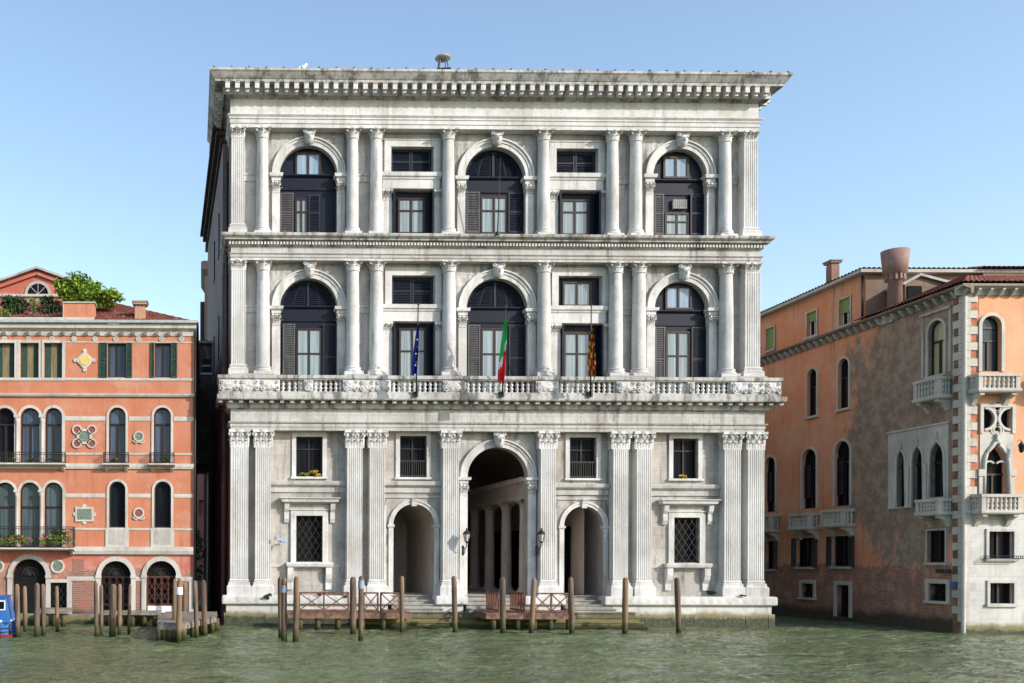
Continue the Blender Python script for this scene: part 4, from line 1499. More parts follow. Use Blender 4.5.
def lboard(op, mat, name="window", F=None, root=None, y=YS):
    F = F or L; root = root or left
    m = F.mb(); m.prism_xz(o_poly(op), y, y + .1)
    return m.build(name, mat, root)
def surround(op, w, d, mat, F, parent, sill=True):
    x0, x1, z0, z1 = op[:4]
    m = F.mb()
    if op[4] == 'a':
        xc, r = (x0 + x1) / 2, (x1 - x0) / 2
        m.arch_band(xc, z1 - r, r + .002, r + w, -d, .01, 20)
        zt_ = z1 - r
    else:
        zt_ = z1
        m.box(x0 - w, x1 + w, -d - .002, .01, z1, z1 + w)
    m.box(x0 - w, x0 - .002, -d, .01, z0, zt_); m.box(x1 + .002, x1 + w, -d, .01, z0, zt_)
    if sill: m.box(x0 - w - .05, x1 + w + .05, -d - .06, .01, z0 - .12, z0)
    return m.build("window_frame", mat, parent)
def panes(F, par, op, y, glass, nx, ztrans, fr=BROWN, t=.06):
    """glass over the whole opening with a frame, mullions and one transom"""
    x0, x1, z0, z1 = op[:4]
    m = F.mb()
    m.add([(x, y - .03, z) for x, z in o_poly(op)], [tuple(range(len(o_poly(op))))])
    m.build("pane", glass, par)
    m = F.mb()
    zt_ = z1
    if op[4] == 'a':
        r = (x1 - x0) / 2; zt_ = z1 - r
        m.arch_band((x0 + x1) / 2, zt_, r - t, r - .003, y - .09, y - .028, 16)
    else:
        m.box(x0 + .003, x1 - .003, y - .088, y - .028, z1 - t, z1 - .003)
    m.box(x0 + .003, x0 + t, y - .09, y - .028, z0, zt_); m.box(x1 - t, x1 - .003, y - .09, y - .028, z0, zt_)
    m.box(x0 + t, x1 - t, y - .086, y - .028, z0, z0 + t)
    ztop = z0 + (z1 - z0) * ztrans if ztrans else zt_
    if ztrans: m.box(x0 + t, x1 - t, y - .095, y - .029, ztop - t * .7, ztop + t * .7)
    for k in range(1, nx):
        x = x0 + (x1 - x0) * k / nx
        m.box(x - t * .8, x + t * .8, y - .084, y - .0285, z0 + t, ztop - t * .7 if ztrans else zt_)
    return m.build("sash", fr, par)

for op in f2:
    b = lboard(op, BLACK); panes(L, b, op, YS, PANE_B, 2, .70); surround(op, .11, .05, TRIM, L, b, False)
for i, op in enumerate(f2t):
    b = lboard(op, BLACK); panes(L, b, op, YS, PANE_D if i == 0 else PANE_B, 2, .70); surround(op, .13, .05, TRIM, L, b, False)
for op in f1:
    b = lboard(op, BLACK); panes(L, b, op, YS, PANE_D, 1, 0, IRON); surround(op, .11, .05, TRIM, L, b, False)
    m = L.mb(); x0, x1, z0, z1 = op[:4]
    za, zb = LZ(546.6), z0 - .01
    m.box(x0 - .16, x1 + .16, -.045, .01, za, zb)
    m.build("apron_panel", TRIM, b)
    m = L.mb()
    m.box(x0 + .02, x1 - .02, -.06, -.04, za + .12, zb - .10); m.build("apron_inset", TRIM_G, b)
for op in f1t:
    b = lboard(op, BLACK); panes(L, b, op, YS, PANE_T, 1, .62, BROWN); surround(op, .12, .05, TRIM, L, b, False)
for k, op in enumerate(f3):
    b = lboard(op, BLACK); panes(L, b, op, YS, PANE_B, 2, 0, BROWN)
    x0, x1, z0, z1 = op[:4]
    wl = (x1 - x0) * (.44 if k == 0 else .24)
    for (a, c) in ((x0 - (wl if k == 0 else .20), x0 - .02), (x1 + .02, x1 + .30)):
        m = L.mb(); louvres(m, a, c, z0 - .03, z1 + .02, -.02, .05); m.box(a + .04, c - .04, -.024, -.02, z0, z1)
        m.build("shutter", GREENSH, b)
for op in f3t:
    b = lboard(op, BLACK)
    x0, x1, z0, z1 = op[:4]; w = x1 - x0
    for (a, c, mt) in ((0, .32, GREENSH), (.34, .70, OLIVE), (.72, 1.0, GREENSH)):
        m = L.mb(); m.box(x0 + w * a, x0 + w * c, YS - .08, YS - .003, z0, z1)
        m.build("shutter", mt, b)
    surround(op, .14, .05, TRIM, L, b, False)
# columns of the triple arcades
for (pa, pb, zt_, zb) in ((15.2, 19.8, LZ(492.5), LZ(547)), (39.8, 44, LZ(492.5), LZ(547)), (14.8, 20, LZ(418), LZ(462.5)), (40, 44.8, LZ(418), LZ(462.5))):
    xc = (L.X(pa) + L.X(pb)) / 2
    m = L.mb()
    m.lathe([(.11, zb), (.11, zb + .08), (.075, zb + .14), (.068, zt_ - .30), (.08, zt_ - .28), (.13, zt_ - .06), (.13, zt_)], xc, -.05, 10)
    m.box(xc - .14, xc + .14, -.19, .05, zt_, zt_ + .1)
    m.build("arcade_column", TRIM, left)
def lstrip(py0, py1, out, mat=TRIM, x0=None, x1=None, name="string_course"):
    m = L.mb()
    za, zb = LZ(py1), LZ(py0)
    a = LXL if x0 is None else L.X(x0); b = LXR + .04 if x1 is None else L.X(x1)
    m.sweep_x([(.01, za), (-out * .7, za), (-out, za + (zb - za) * .45), (-out, zb - .01), (.01, zb)], a, b)
    return m.build(name, mat, left)
# string courses, interrupted by the windows
for (py0, py1, cuts) in ((416.3, 420.8, [(62.2, 105.5), (129, 150.5), (174, 193.9)]), (493.6, 497.5, [(62.8, 105.8), (128.6, 151), (174.2, 193.9)]),
                         (452.8, 455, [(65.3, 103), (128.4, 150.2), (174, 193.9)]), (528, 530.2, [(72.6, 105.4), (129, 151), (174.4, 193.9)]),
                         (377.9, 380.6, [(65.4, 193.9)])):
    for a, b in cuts: lstrip(py0, py1, .04, TRIM, a, b)
lstrip(377.9, 381, .05, TRIM, -60, 65.2)
lstrip(463.6, 469, .12, TRIM)
lstrip(393.6, 397, .14, TRIM_G)
lstrip(546.6, 554.2, .20, TRIM, 72.8, 193.9)
for a, b in ((67.5, 98), (133.8, 143.6), (179, 193.9)): lstrip(576.6, 581, .06, TRIM, a, b)
# portals at water level
for op, nm in ((PORT, 1), (DA, 0), (DB, 0)):
    x0, x1, z0, z1 = op[:4]; xc, r = (x0 + x1) / 2, (x1 - x0) / 2
    d = lboard(op, BLACK, "door", y=.30)
    m = L.mb()
    m.arch_band(xc, z1 - r, r + .002, r + .22, -.08, .012, 24)
    for xe, s in ((x0, -1), (x1, 1)):
        a, b = sorted((xe + s * .002, xe + s * .22)); m.box(a, b, -.08, .012, z0, z1 - r)
        m.box(a - .03, b + .03, -.12, .012, z1 - r - .1, z1 - r + .04)
    m.build("door_surround", TRIM if not nm else TRIM_G, d)
    m = L.mb()
    for k in range(1, 14):
        a = PI * k / 14
        m.tube([(xc, .24, z1 - r), (xc + r * .97 * math.cos(a), .24, z1 - r + r * .97 * math.sin(a))], .012, 4)
    m.arch_band(xc, z1 - r, r * .48, r * .52, .22, .26, 20); m.arch_band(xc, z1 - r, r * .25, r * .29, .22, .26, 14)
    m.build("fanlight_grille", IRON, d)
    if not nm:
        mt = GATE if op is DB else BROWN
        m = L.mb()
        for k in range(5):
            x = x0 + .03 + (x1 - x0 - .12) * k / 4
            m.box(x, x + .06, .18, .24, z0, z1 - r)
        m.box(x0, x1, .178, .242, z1 - r - .09, z1 - r); m.box(x0, x1, .178, .242, z0 + .45, z0 + .53)
        m.build("gate", mt, d)
        grille(d, x0 + .02, x1 - .02, z0 + .52, z1 - r - .05, .205, L, mt, 9, .03)
        if op is DB:
            m = L.mb(); m.box(x0 + .06, x1 - .06, .12, .17, z0 + .12, z0 + .45); m.build("flood_board", WHITE, d)
d = lboard(PORT_D, BLACK, "door", y=.30)
surround(PORT_D, .16, .07, TRIM, L, d, False)
grille(d, *PORT_D[:4], .12, L, IRON, 7, .03)
# roundels, plaques, crosses
def roundel(px, py, rpx, disc, fr=TRIM, name="roundel"):
    x, z = L.pt(px, py); r = rpx / 21
    m = L.mb(); n_ = 20
    m.arch_band(x, z, r * .72, r, -.07, .01, 24, 0, 2 * PI)
    o = m.build(name, fr, left)
    m = L.mb(); m.disc(x, z, r * .73, -.03, .01); m.build("disc", disc, o)
    return o
roundel(57.8, 566.3, 7.0, GREEND); roundel(-2.5, 566.3, 7, GREEND)
for (px, py, mt) in ((138.8, 436.6, GREEND), (138.8, 513, REDD)):
    o = roundel(px, py, 5.4, mt)
    x, z = L.pt(px, py)
    m = L.mb()
    for s in (-1, 1): m.tube([(x, -.04, z - .26), (x + s * .14, -.05, z - .31), (x + s * .24, -.04, z - .25), (x + s * .27, -.04, z - .19)], .035, 5)
    m.build("scroll", TRIM, o)
o = roundel(84.5, 436.6, 7.6, GREEND)
for sx in (-1, 1):
    for sz in (-1, 1): roundel(84.5 + sx * 7.3, 436.6 + sz * 6.8, 4.9, REDD)
x, z = L.pt(85, 360.4); r = .44
m = L.mb()
q = [(x + r * math.cos(PI / 2 * k), z + r * 1.02 * math.sin(PI / 2 * k)) for k in range(4)]
m.prism_xz(q, -.07, .01)
for k in range(4): m.disc(q[k][0], q[k][1], .10, -.06, .01, 10)
o = m.build("plaque", TRIM, left)
m = L.mb(); m.disc(x, z, .25, -.09, -.06); m.build("disc", YELD, o)
x0, x1, z0, z1 = L.rect(75.5, 93.8, 507, 521.5)
m = L.mb(); m.box(x0, x1, -.07, .01, z0, z1); m.disc((x0 + x1) / 2, z1 + .03, .11, -.05, .01, 10); m.disc((x0 + x1) / 2, z0 - .03, .10, -.05, .01, 10)
for xx in (x0, x1): m.disc(xx, (z0 + z1) / 2, .11, -.05, .01, 10)
o = m.build("plaque", TRIM, left)
m = L.mb(); m.box(x0 + .1, x1 - .1, -.085, -.065, z0 + .1, z1 - .1); m.build("slab", GREEND, o)
for px in (-20, 4.4, 28.5, 52, 74, 95, 116, 138.4, 161.7, 181.3):
    x, z = L.pt(px, 339)
    m = L.mb(); m.arch_band(x, z, .07, .125, -.05, .01, 12, 0, 2 * PI); m.disc(x, z, .05, -.04, .01, 8)
    m.build("rosette", TRIM, left)
lstrip(341.4, 342.8, .03, TRIM, 65, 193.9)
x0, x1, z0, z1 = L.rect(72.5, 83.5, 559, 574.5)
m = L.mb(); m.box(x0, x1, -.012, .01, z0, z1); m.build("exposed_brick", BRICK, left)
x0, x1, z0, z1 = L.rect(72.4, 95, 582.6, 616); m = L.mb(); m.box(x0, x1, -.014, .01, z0, z1); m.build("exposed_brick", BRICK, left)
for a, b in ((134.5, 142), (181, 188.5)):
    x0, x1, z0, z1 = L.rect(a, b, 581.5, 616); m = L.mb(); m.box(x0, x1, -.013, .01, z0, z1); m.build("exposed_brick", BRICK, left)
for a, b in ((68, 72), (189, 193.4)):
    x0, x1, z0, z1 = L.rect(a, b, 581.4, 616); m = L.mb(); m.box(x0, x1, -.05, .01, z0, z1); m.build("corner_pier", TRIM, left)
# balconies
def iron_rail(F, root, x0, x1, z0, z1, yf, n, name="railing"):
    m = F.mb()
    for (a, b) in (((x0, yf), (x1, yf)), ((x0, yf), (x0, -.01)), ((x1, yf), (x1, -.01))):
        for z in (z0, z1, z1 - .10):
            m.tube([(a[0], a[1], z), (b[0], b[1], z)], .016, 4)
        k = max(2, int(n * (abs(b[0] - a[0]) + abs(b[1] - a[1])) / (x1 - x0)))
        for i in range(k + 1):
            t = i / k
            m.tube([(a[0] + (b[0] - a[0]) * t, a[1] + (b[1] - a[1]) * t, z0), (a[0] + (b[0] - a[0]) * t, a[1] + (b[1] - a[1]) * t, z1)], .010, 4)
    return m.build(name, IRON, root)
def lbalcony(px0, px1, zs, zr, yf, n, mat=TRIM):
    x0, x1 = L.X(px0, 460, yf), L.X(px1, 460, yf)
    m = L.mb(); m.sweep_x([(.0, zs - .14), (yf * .5, zs - .14), (yf - .05, zs - .07), (yf - .05, zs), (.0, zs)], x0 - .05, x1 + .05)
    b = m.build("balcony", mat, left)
    for xx in (x0 + .12, x1 - .12):
        m = L.mb(); m.sweep_x([(0, zs - .36), (-.06, zs - .36), (yf * .8, zs - .141), (0, zs - .141)], xx - .07, xx + .07); m.build("bracket", mat, b)
    iron_rail(L, b, x0, x1, zs + .03, zr, yf, n)
    return x0, x1
zs_, zr_ = LZ(464), LZ(452.4, -.45)
b1 = lbalcony(103.6, 128.2, zs_, zr_, -.42, 12)
b2 = lbalcony(149.4, 174, zs_, zr_, -.42, 12)
b3 = lbalcony(-40, 64.6, zs_, zr_, -.42, 44)
zs_, zr_ = LZ(548, -.5), LZ(527, -.8)
b4 = lbalcony(-40, 73, zs_, zr_, -.8, 50)
# eaves, gutter, roof
m = L.mb()
z0 = LZ(336)
m.sweep_x([(.3, z0), (-.05, z0), (-.10, z0 + .2), (-.28, z0 + .32), (-.30, LZ(325.6)), (.3, LZ(325.6))], LXL, LXR + .12)
m.build("eaves_cornice", TRIM, left)
px = -30
while px < 192:
    x = L.X(px, 330); m = L.mb()
    m.sweep_x([(-.04, z0 + .02), (-.12, z0 + .02), (-.24, z0 + .17), (-.04, z0 + .17)], x - .07, x + .07); m.build("eaves_bracket", TRIM_G, left); px += 11.7
m = L.mb(); zg = LZ(324.6)
m.sweep_x([(-.30, zg - .03), (-.44, zg + .0), (-.46, zg + .12), (-.40, zg + .12), (-.30, zg + .05)], LXL, LXR + .2); m.build("gutter", GREY_METAL, left)
m = L.mb(); m.tube([(LXR + .07, -.1, .8), (LXR + .07, -.1, zg)], .05, 6); m.build("downpipe", IRON, left)
zr_ = LZ(323, -.3)
rx0 = L.X(95.5, 320)
m = L.mb()
apex = (L.X(111, 304, 3.2), 3.4, L.Z(303.5, 111, 3.4))
tiles(m, (rx0 - 6, -.36, zr_), (LXR + .2, -.36, zr_), (apex[0] - 4, 3.4, apex[2]), (apex[0], 3.4, apex[2]), 46, 12)
tiles(m, (LXR + .2, -.36, zr_), (LXR + .2, 13, zr_), (apex[0], 3.4, apex[2]), (apex[0], 10, apex[2]), 40, 12)
m.build("tiled_roof", TILE, left)
m = L.mb(); m.quad((LXL, -.2, zr_ - .02), (LXR, -.2, zr_ - .02), (LXR, 14, zr_ - .02), (LXL, 14, zr_ - .02)); m.build("roof_deck", LEAD, left)
# chimney through the tiles
def chimney(F, root, px0, px1, py0, py1, y, mat, name="chimney"):
    x0, x1, z0, z1 = F.rect(px0, px1, py0, py1, y)
    m = F.mb(); d = (x1 - x0) * .8
    m.box(x0 + .04, x1 - .04, y, y + d, z0 - .8, z1 - .22)
    m.box(x0 - .05, x1 + .05, y - .08, y + d + .08, z1 - .12, z1 - .02)
    o = m.build(name, mat, root)
    m = F.mb()
    for a in (x0 + .06, (x0 + x1) / 2 - .06, x1 - .18): m.box(a, a + .12, y + .02, y + d - .02, z1 - .221, z1 - .119)
    m.box(x0 - .10, x1 + .10, y - .12, y + d + .12, z1 - .02, z1 + .05)
    m.build("chimney_cap", LEAD, o)
    return o
chimney(L, left, 134, 146, 302, 326, .12, CHIM_TAN)
# terrace parapet and brick pier
m = L.mb(); zp = LZ(317.8, -.2)
m.box(LXL, L.X(94.6, 320), -.28, -.05, zg - .02, zp)
m.build("parapet", TRIM, left)
x0, x1, z0, z1 = L.rect(64, 94.2, 303.2, 317.6, -.15)
m = L.mb(); m.box(x0, x1, -.15, .6, z0, z1); o = m.build("terrace_pier", PL_L, left)
m = L.mb(); m.box(x0 - .06, x1 + .06, -.2, .66, z1, z1 + .07); m.box(x0 - .05, x0 - .001, -.17, .6, z0, z1); m.build("pier_cap", TRIM_G, o)
zt1 = LZ(306, -.15)
m = L.mb()
for k in range(30):
    x = LXL + (x0 - .1 - LXL) * k / 29; m.tube([(x, -.16, zp), (x, -.16, zt1)], .012, 4)
for z in (zp + .08, zt1): m.tube([(LXL, -.16, z), (x0 - .06, -.16, z)], .016, 4)
m.build("terrace_railing", IRON, left)

# terrace planting
def plant(name, label, cat, c, r, n, size, mat, trunk=True, group=None, extra=None):
    t = thing(name, label, cat, c, 0, group)
    m = MB(); foliage(m, (0, 0, r[2]), r, n, size); m.build("foliage", mat, t)
    if trunk:
        m = MB()
        for k in range(4): m.tube([(rnd(-.05, .05), rnd(-.05, .05), -.1), (rnd(-.2, .2) * r[0], 0, r[2] * .6), (rnd(-.6, .6) * r[0], rnd(-.3, .3) * r[1], r[2] * 1.3)], .03, 5, .012)
        m.build("stem", BARK, t)
    if extra:
        m = MB(); foliage(m, (0, 0, r[2] * 1.1), r, extra[0], extra[1]); m.build("flower", extra[2], t)
    return t
def lw(px, py, y): x, z = L.pt(px, py, y); return (x + lx, y, z)
t = plant("rooftop_tree", "bright green leafy shrub spreading over the brick pier of the roof terrace", "tree", lw(79, 305, .9), (1.05, .8, .75), 2600, .10, LEAF)
m = MB()
foliage(m, (1.35, .1, .35), (.95, .6, .46), 1600, .095); foliage(m, (-.8, 0, .85), (.55, .4, .42), 700, .09); m.build("foliage", LEAF, t)
plant("terrace_shrub", "dark shrub behind the terrace railing right of the green door", "shrub", lw(50, 318, 1.0), (.50, .4, .58), 1000, .08, LEAF_D)
plant("terrace_shrub", "wide dark shrub on the terrace left of the green door", "shrub", lw(13, 318, 1.0), (.95, .4, .56), 1700, .08, LEAF_D)
plant("terrace_shrub", "yellow green bush at the far left edge of the terrace", "shrub", lw(1, 319, .2), (.45, .35, .33), 500, .06, LEAF_Y)
plant("climbing_plant", "thin yellow green climber standing before the green terrace door", "plant", lw(33, 318, .5), (.2, .2, .75), 240, .06, LEAF_Y)
# gabled house behind the terrace
gab = thing("gabled_house", "red gabled house with a half-round window behind the roof terrace", "house", (lw(37, 300, 5)[0], 5.0, 0))
G = Fac(gab.location, 0.0, gab)
m = G.mb()
gx0, gx1 = G.X(-22, 300), G.X(96, 300)
ze, zpk = G.Z(291, 37), G.Z(270, 37)
LUN = (*G.rect(27.6, 48.4, 283.6, 294.4), 'r')
m.prism_xz([(gx0, 10), (gx1, 10), (gx1, ze), (0, zpk), (gx0, ze)], 0, 6)
m.build("wall", PL_GAB, gab)
m = G.mb(); zc = G.Z(297, 37)
m.box(gx0, gx1, -.12, .01, zc, zc + .13); m.build("string_course", TRIM, gab)
for s, xe in ((-1, gx0), (1, gx1)):
    m = G.mb()
    m.add([(0, -.25, zpk + .02), (xe, -.25, ze + .02), (xe, 6.2, ze + .02), (0, 6.2, zpk + .02), (0, -.25, zpk + .14), (xe, -.25, ze + .14), (xe, 6.2, ze + .14), (0, 6.2, zpk + .14)],
          [(0, 1, 2, 3), (4, 7, 6, 5), (0, 4, 5, 1), (1, 5, 6, 2), (2, 6, 7, 3), (3, 7, 4, 0)])
    m.build("roof", TRIM_G, gab)
    m = G.mb(); m.bar((0, -.08, zpk - .22), (xe, -.08, ze - .22), .14, .15); m.build("gable_moulding", PL_GAB, gab)
x0, x1 = LUN[0], LUN[1]; xc, r = (x0 + x1) / 2, (x1 - x0) / 2
m = G.mb(); m.add([(xc - r * math.cos(PI * k / 16), -.02, LUN[2] + r * math.sin(PI * k / 16)) for k in range(17)], [tuple(range(17))]); w_ = m.build("window", PANE_D, gab)
m = G.mb(); m.arch_band(xc, LUN[2], r, r + .14, -.08, .01, 18)
for k in (1, 2, 3): m.tube([(xc, -.04, LUN[2]), (xc + r * math.cos(PI * k / 4), -.04, LUN[2] + r * math.sin(PI * k / 4))], .02, 4)
m.build("window_frame", TRIM_G, w_)
x0, x1, z0, z1 = G.rect(28, 46, 299, 318)
m = G.mb(); m.box(x0, x1, -.06, .01, z0, z1)
dd = m.build("door", simple("pale green door paint", (.16, .25, .18), .6), gab)
m = G.mb(); m.box(x0 - .08, x0 - .002, -.09, .012, z0, z1); m.box(x1 + .002, x1 + .08, -.09, .012, z0, z1); m.box((x0 + x1) / 2 - .03, (x0 + x1) / 2 + .03, -.08, -.055, z0, z1); m.build("door_frame", TRIM_G, dd)
# flowers on the balconies
for (a, b, z, yy, lab, n, fl) in ((-10, 34, zs_ + .05, -.62, "green plants and pink flowers on the left half of the lower coral balcony", 900, FLOW_R),
                              (36, 71, zs_ + .05, -.62, "trailing plants with pink flowers on the right half of the lower coral balcony", 800, FLOW_R)):
    xa, xb = L.X(a, 545, yy), L.X(b, 545, yy)
    plant("balcony_planter", lab, "planter", ((xa + xb) / 2 + lx, yy, z + .05), ((xb - xa) / 2, .18, .26), n, .055, LEAF, False, None, (130, .045, fl))
    t = bpy.context.scene.objects[-1]
plant("balcony_shrub", "bushy green shrub growing at the right end of the lower balcony", "shrub", (L.X(57, 535, -.4) + lx, -.4, LZ(547, -.4)), (.42, .25, .5), 420, .07, LEAF_D)
plant("balcony_shrub", "small green shrub by the left windows of the lower balcony", "shrub", (L.X(4, 535, -.4) + lx, -.4, LZ(547, -.4)), (.42, .25, .42), 350, .07, LEAF_D)
zb2 = LZ(463)
for (px, lab) in ((116, "low flower box on the small iron balcony left of the green roundel"), (162, "low flower box on the small iron balcony at the right corner of the coral house")):
    plant("flower_box", lab, "planter", (L.X(px, 460, -.25) + lx, -.25, zb2 + .02), (.34, .12, .13), 260, .045, LEAF_D, False, None, (40, .04, FLOW_Y))
for (px, lab) in ((8, "green flower box at the left arcade window of the upper coral house balcony"), (30, "green flower box at the middle arcade window of the upper balcony"), (53, "green flower box at the right arcade window of the upper balcony")):
    plant("flower_box", lab, "planter", (L.X(px, 460, -.25) + lx, -.25, zb2 + .02), (.40, .12, .11), 240, .045, LEAF_D, False)

# next house along the canal, just outside the frame
nb = thing("ochre_house", "plain ochre canal house left of the coral house, outside the frame", "house", (lx + LXL - .05, .4, 0))
m = MB(); nops = []
for row, (za_, zb_) in enumerate(((2.0, 4.0), (5.4, 7.6), (9.0, 11.0))):
    for k in range(6):
        x_ = -2.2 - k * 3.0; nops.append((x_, x_ + 1.1, za_, zb_, 'a' if row < 2 else 'r'))
m.wall(-20, 0, -.5, 12.6, 0, nops, .3); m.quad((-20, 0, -.5), (-20, 14, -.5), (-20, 14, 12.6), (-20, 0, 12.6)); m.quad((0, 0, 12), (0, 14, 12), (0, 14, 12.6), (0, 0, 12.6)); m.quad((-20, 14, -.5), (0, 14, -.5), (0, 14, 12.6), (-20, 14, 12.6))
m.build("wall", PL_RF, nb)
for op in nops:
    m = MB(); m.prism_xz(o_poly(op), .25, .33); w_ = m.build("window", PANE_D, nb)
    m = MB(); m.box(op[0] - .15, op[1] + .15, -.12, .01, op[2] - .14, op[2]); m.build("sill", TRIM, w_)
m = MB(); m.box(-20.3, -.02, -.4, .4, 12.4, 12.65); m.build("eaves", TRIM_G, nb)
m = MB(); tiles(m, (-20.3, -.45, 12.65), (-.02, -.45, 12.65), (-20.3, 7, 15), (-.02, 7, 15), 80, 16); m.build("tiled_roof", TILE, nb)

# ================================================================== the narrow side canal behind
rio = thing("dark_rio_house", "dark soot-grey house bridging the narrow side canal left of the palace", "house", (.1, 13.0, 0))
R = Fac(rio.location, 0, rio)
x0, x1 = R.X(185), R.X(226)
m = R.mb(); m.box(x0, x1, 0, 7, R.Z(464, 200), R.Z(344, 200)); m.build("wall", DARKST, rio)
m = R.mb(); m.box(x0, x1, -.25, 7.2, R.Z(344, 200) + .002, R.Z(341.5, 200)); m.build("roof", LEAD, rio)
a, b, z0, z1 = R.rect(202, 211, 359, 373)
m = R.mb(); m.box(a, b, -.05, .01, z0, z1); w_ = m.build("window", PANE_D, rio)
m = R.mb(); m.box(a - .08, b + .08, -.12, .01, z0 - .12, z0 - .002); m.box(a, b, -.09, -.05, (z0 + z1) / 2 - .04, (z0 + z1) / 2 + .04); m.build("sill", TRIM_G, w_)
a, b, z0, z1 = R.rect(201, 210, 400, 416)
m = R.mb(); m.box(a, b, -.05, .01, z0, z1); m.build("window", PANE_D, rio)
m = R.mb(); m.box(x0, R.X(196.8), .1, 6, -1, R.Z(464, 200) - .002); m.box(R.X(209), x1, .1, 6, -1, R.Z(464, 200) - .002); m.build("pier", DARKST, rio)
pink = thing("pink_house", "pink house seen through the dark gap of the side canal", "house", (.3, 34.0, 0))
K = Fac(pink.location, 0, pink)
x0, x1 = K.X(180), K.X(232)
m = K.mb(); m.wall(x0, x1, -1, K.Z(452, 200), 0, [(*K.rect(198.5, 203.5, 500, 516), 'r')], .3); m.box(x0, x1, .31, 6, -1, K.Z(452, 200)); m.build("wall", PL_PINK, pink)
m = K.mb(); tiles(m, (x0 - .3, -.5, K.Z(451, 200)), (x1 + .3, -.5, K.Z(451, 200)), (x0 - .3, 3, K.Z(451, 200) + 1.4), (x1 + .3, 3, K.Z(451, 200) + 1.4), 22, 8, .09); m.build("roof", TILE, pink)
plant("canal_tree", "dark leafy tree in the gap beside the pink house", "tree", (R.X(206, 500, 12) + .1, 27, 1.0), (1.1, 1.5, 2.4), 900, .16, LEAF_D)
far = thing("tall_dark_house", "tall dark house edge rising behind the palace above the side canal", "house", (.6, 31.0, 0))
K = Fac(far.location, 0, far)
x0, x1 = K.X(204.6, 300), K.X(225, 300)
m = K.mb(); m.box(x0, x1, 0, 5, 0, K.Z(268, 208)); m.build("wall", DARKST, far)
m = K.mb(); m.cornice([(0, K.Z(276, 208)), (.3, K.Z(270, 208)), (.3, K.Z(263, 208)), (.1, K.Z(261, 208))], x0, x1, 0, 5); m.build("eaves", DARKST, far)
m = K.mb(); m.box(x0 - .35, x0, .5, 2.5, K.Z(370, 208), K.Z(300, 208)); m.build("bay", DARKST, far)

# ================================================================== the peeling orange palace on the right
rx = (964 - CX) / F_PX * (DIST - 3.9)
rt = thing("orange_corner_palace", "peeling orange corner palace with gothic windows, white quoins and small stone balconies", "palace", (rx, -3.9, 0))
FR = Fac(rt.location, 0.0, rt)
SD = Fac(rt.location, -PI / 2, rt)
ZE = SD.Z(291, 958)                         # eaves
Z_WH = FR.Z(513, 990)                       # top of the white stone cladding
def src(F, a, b, c, d, k='r', h=None):
    t_ = (*F.rect(a, b, c, d, 0.0), k)
    return t_ if h is None else (*t_, h)
YR = .24
SLEN, FLEN = -23.0, 16.0
# side openings
S3 = [src(SD, 807.5, 817, 369, 416, 'a'), src(SD, 838.5, 849, 358.5, 408.5, 'a'), src(SD, 928.5, 944.5, 320.5, 375, 'a')]
S2 = [src(SD, 765.5, 775.5, 457, 512, 'a'), src(SD, 802.5, 816.5, 449, 508.5, 'a'), src(SD, 835, 850, 441, 506, 'a')]
S1 = [src(SD, 766, 775, 541, 569), src(SD, 797, 813, 538, 567), src(SD, 832.5, 850, 536, 566.5), src(SD, 927.5, 945.5, 530.5, 562.5)]
S0 = [src(SD, 802, 813.8, 583.5, 597.5), src(SD, 837, 849.6, 585, 617), src(SD, 929.5, 947, 583.5, 601)]
TR = [src(SD, 897.5, 906.5, 449, 507, 'o', .75), src(SD, 912.8, 924.5, 444.5, 507, 'o', .85), src(SD, 930.5, 945.5, 440, 497, 'o', .95)]
SAT = [src(SD, 765.5, 773.5, 328, 350), src(SD, 806.5, 816, 312, 336), src(SD, 839, 849.5, 298.5, 325)]
m = SD.mb(); m.wall(SLEN, -.62, -.5, ZE, 0.0, S3 + S2 + S1 + S0 + TR, .36)
m.build("side_wall", PL_R, rt)
F3 = src(FR, 981.3, 1000.7, 316, 371.5, 'a')
F2 = src(FR, 984.5, 1006, 443, 494, 'o', 1.15)
F1 = src(FR, 987.5, 1012.5, 531.5, 558); F0 = src(FR, 988.5, 1012.5, 583, 603.5)
F3B = src(FR, 1052, 1071, 316, 371.5, 'a'); F2B = src(FR, 1052, 1073, 443, 494, 'o', 1.15)
TRC = src(FR, 981.5, 1012, 406.5, 431)
m = FR.mb(); m.wall(.62, FLEN, Z_WH, ZE, 0.0, [F3, F2, F3B, F2B, TRC], .36); m.build("front_wall", PL_RF, rt)
m = FR.mb(); m.wall(0.0, FLEN, -.5, Z_WH, -.04, [F1, F0], .36); m.build("clad_wall", stone("white cladding", (.56, .555, .53), (.30, .29, .26), .5, algae=True), rt)
m = FR.mb(); m.sweep_x([(.0, Z_WH - .04), (-.12, Z_WH), (-.12, Z_WH + .1), (0, Z_WH + .14)], -.05, FLEN); m.build("string_course", TRIM, rt)
m = FR.mb(); m.quad((FLEN, 0, -.5), (FLEN, 23, -.5), (FLEN, 23, ZE), (FLEN, 0, ZE)); m.quad((0, 23, -.5), (FLEN, 23, -.5), (FLEN, 23, ZE), (0, 23, ZE)); m.build("rear_wall", PL_ATT, rt)
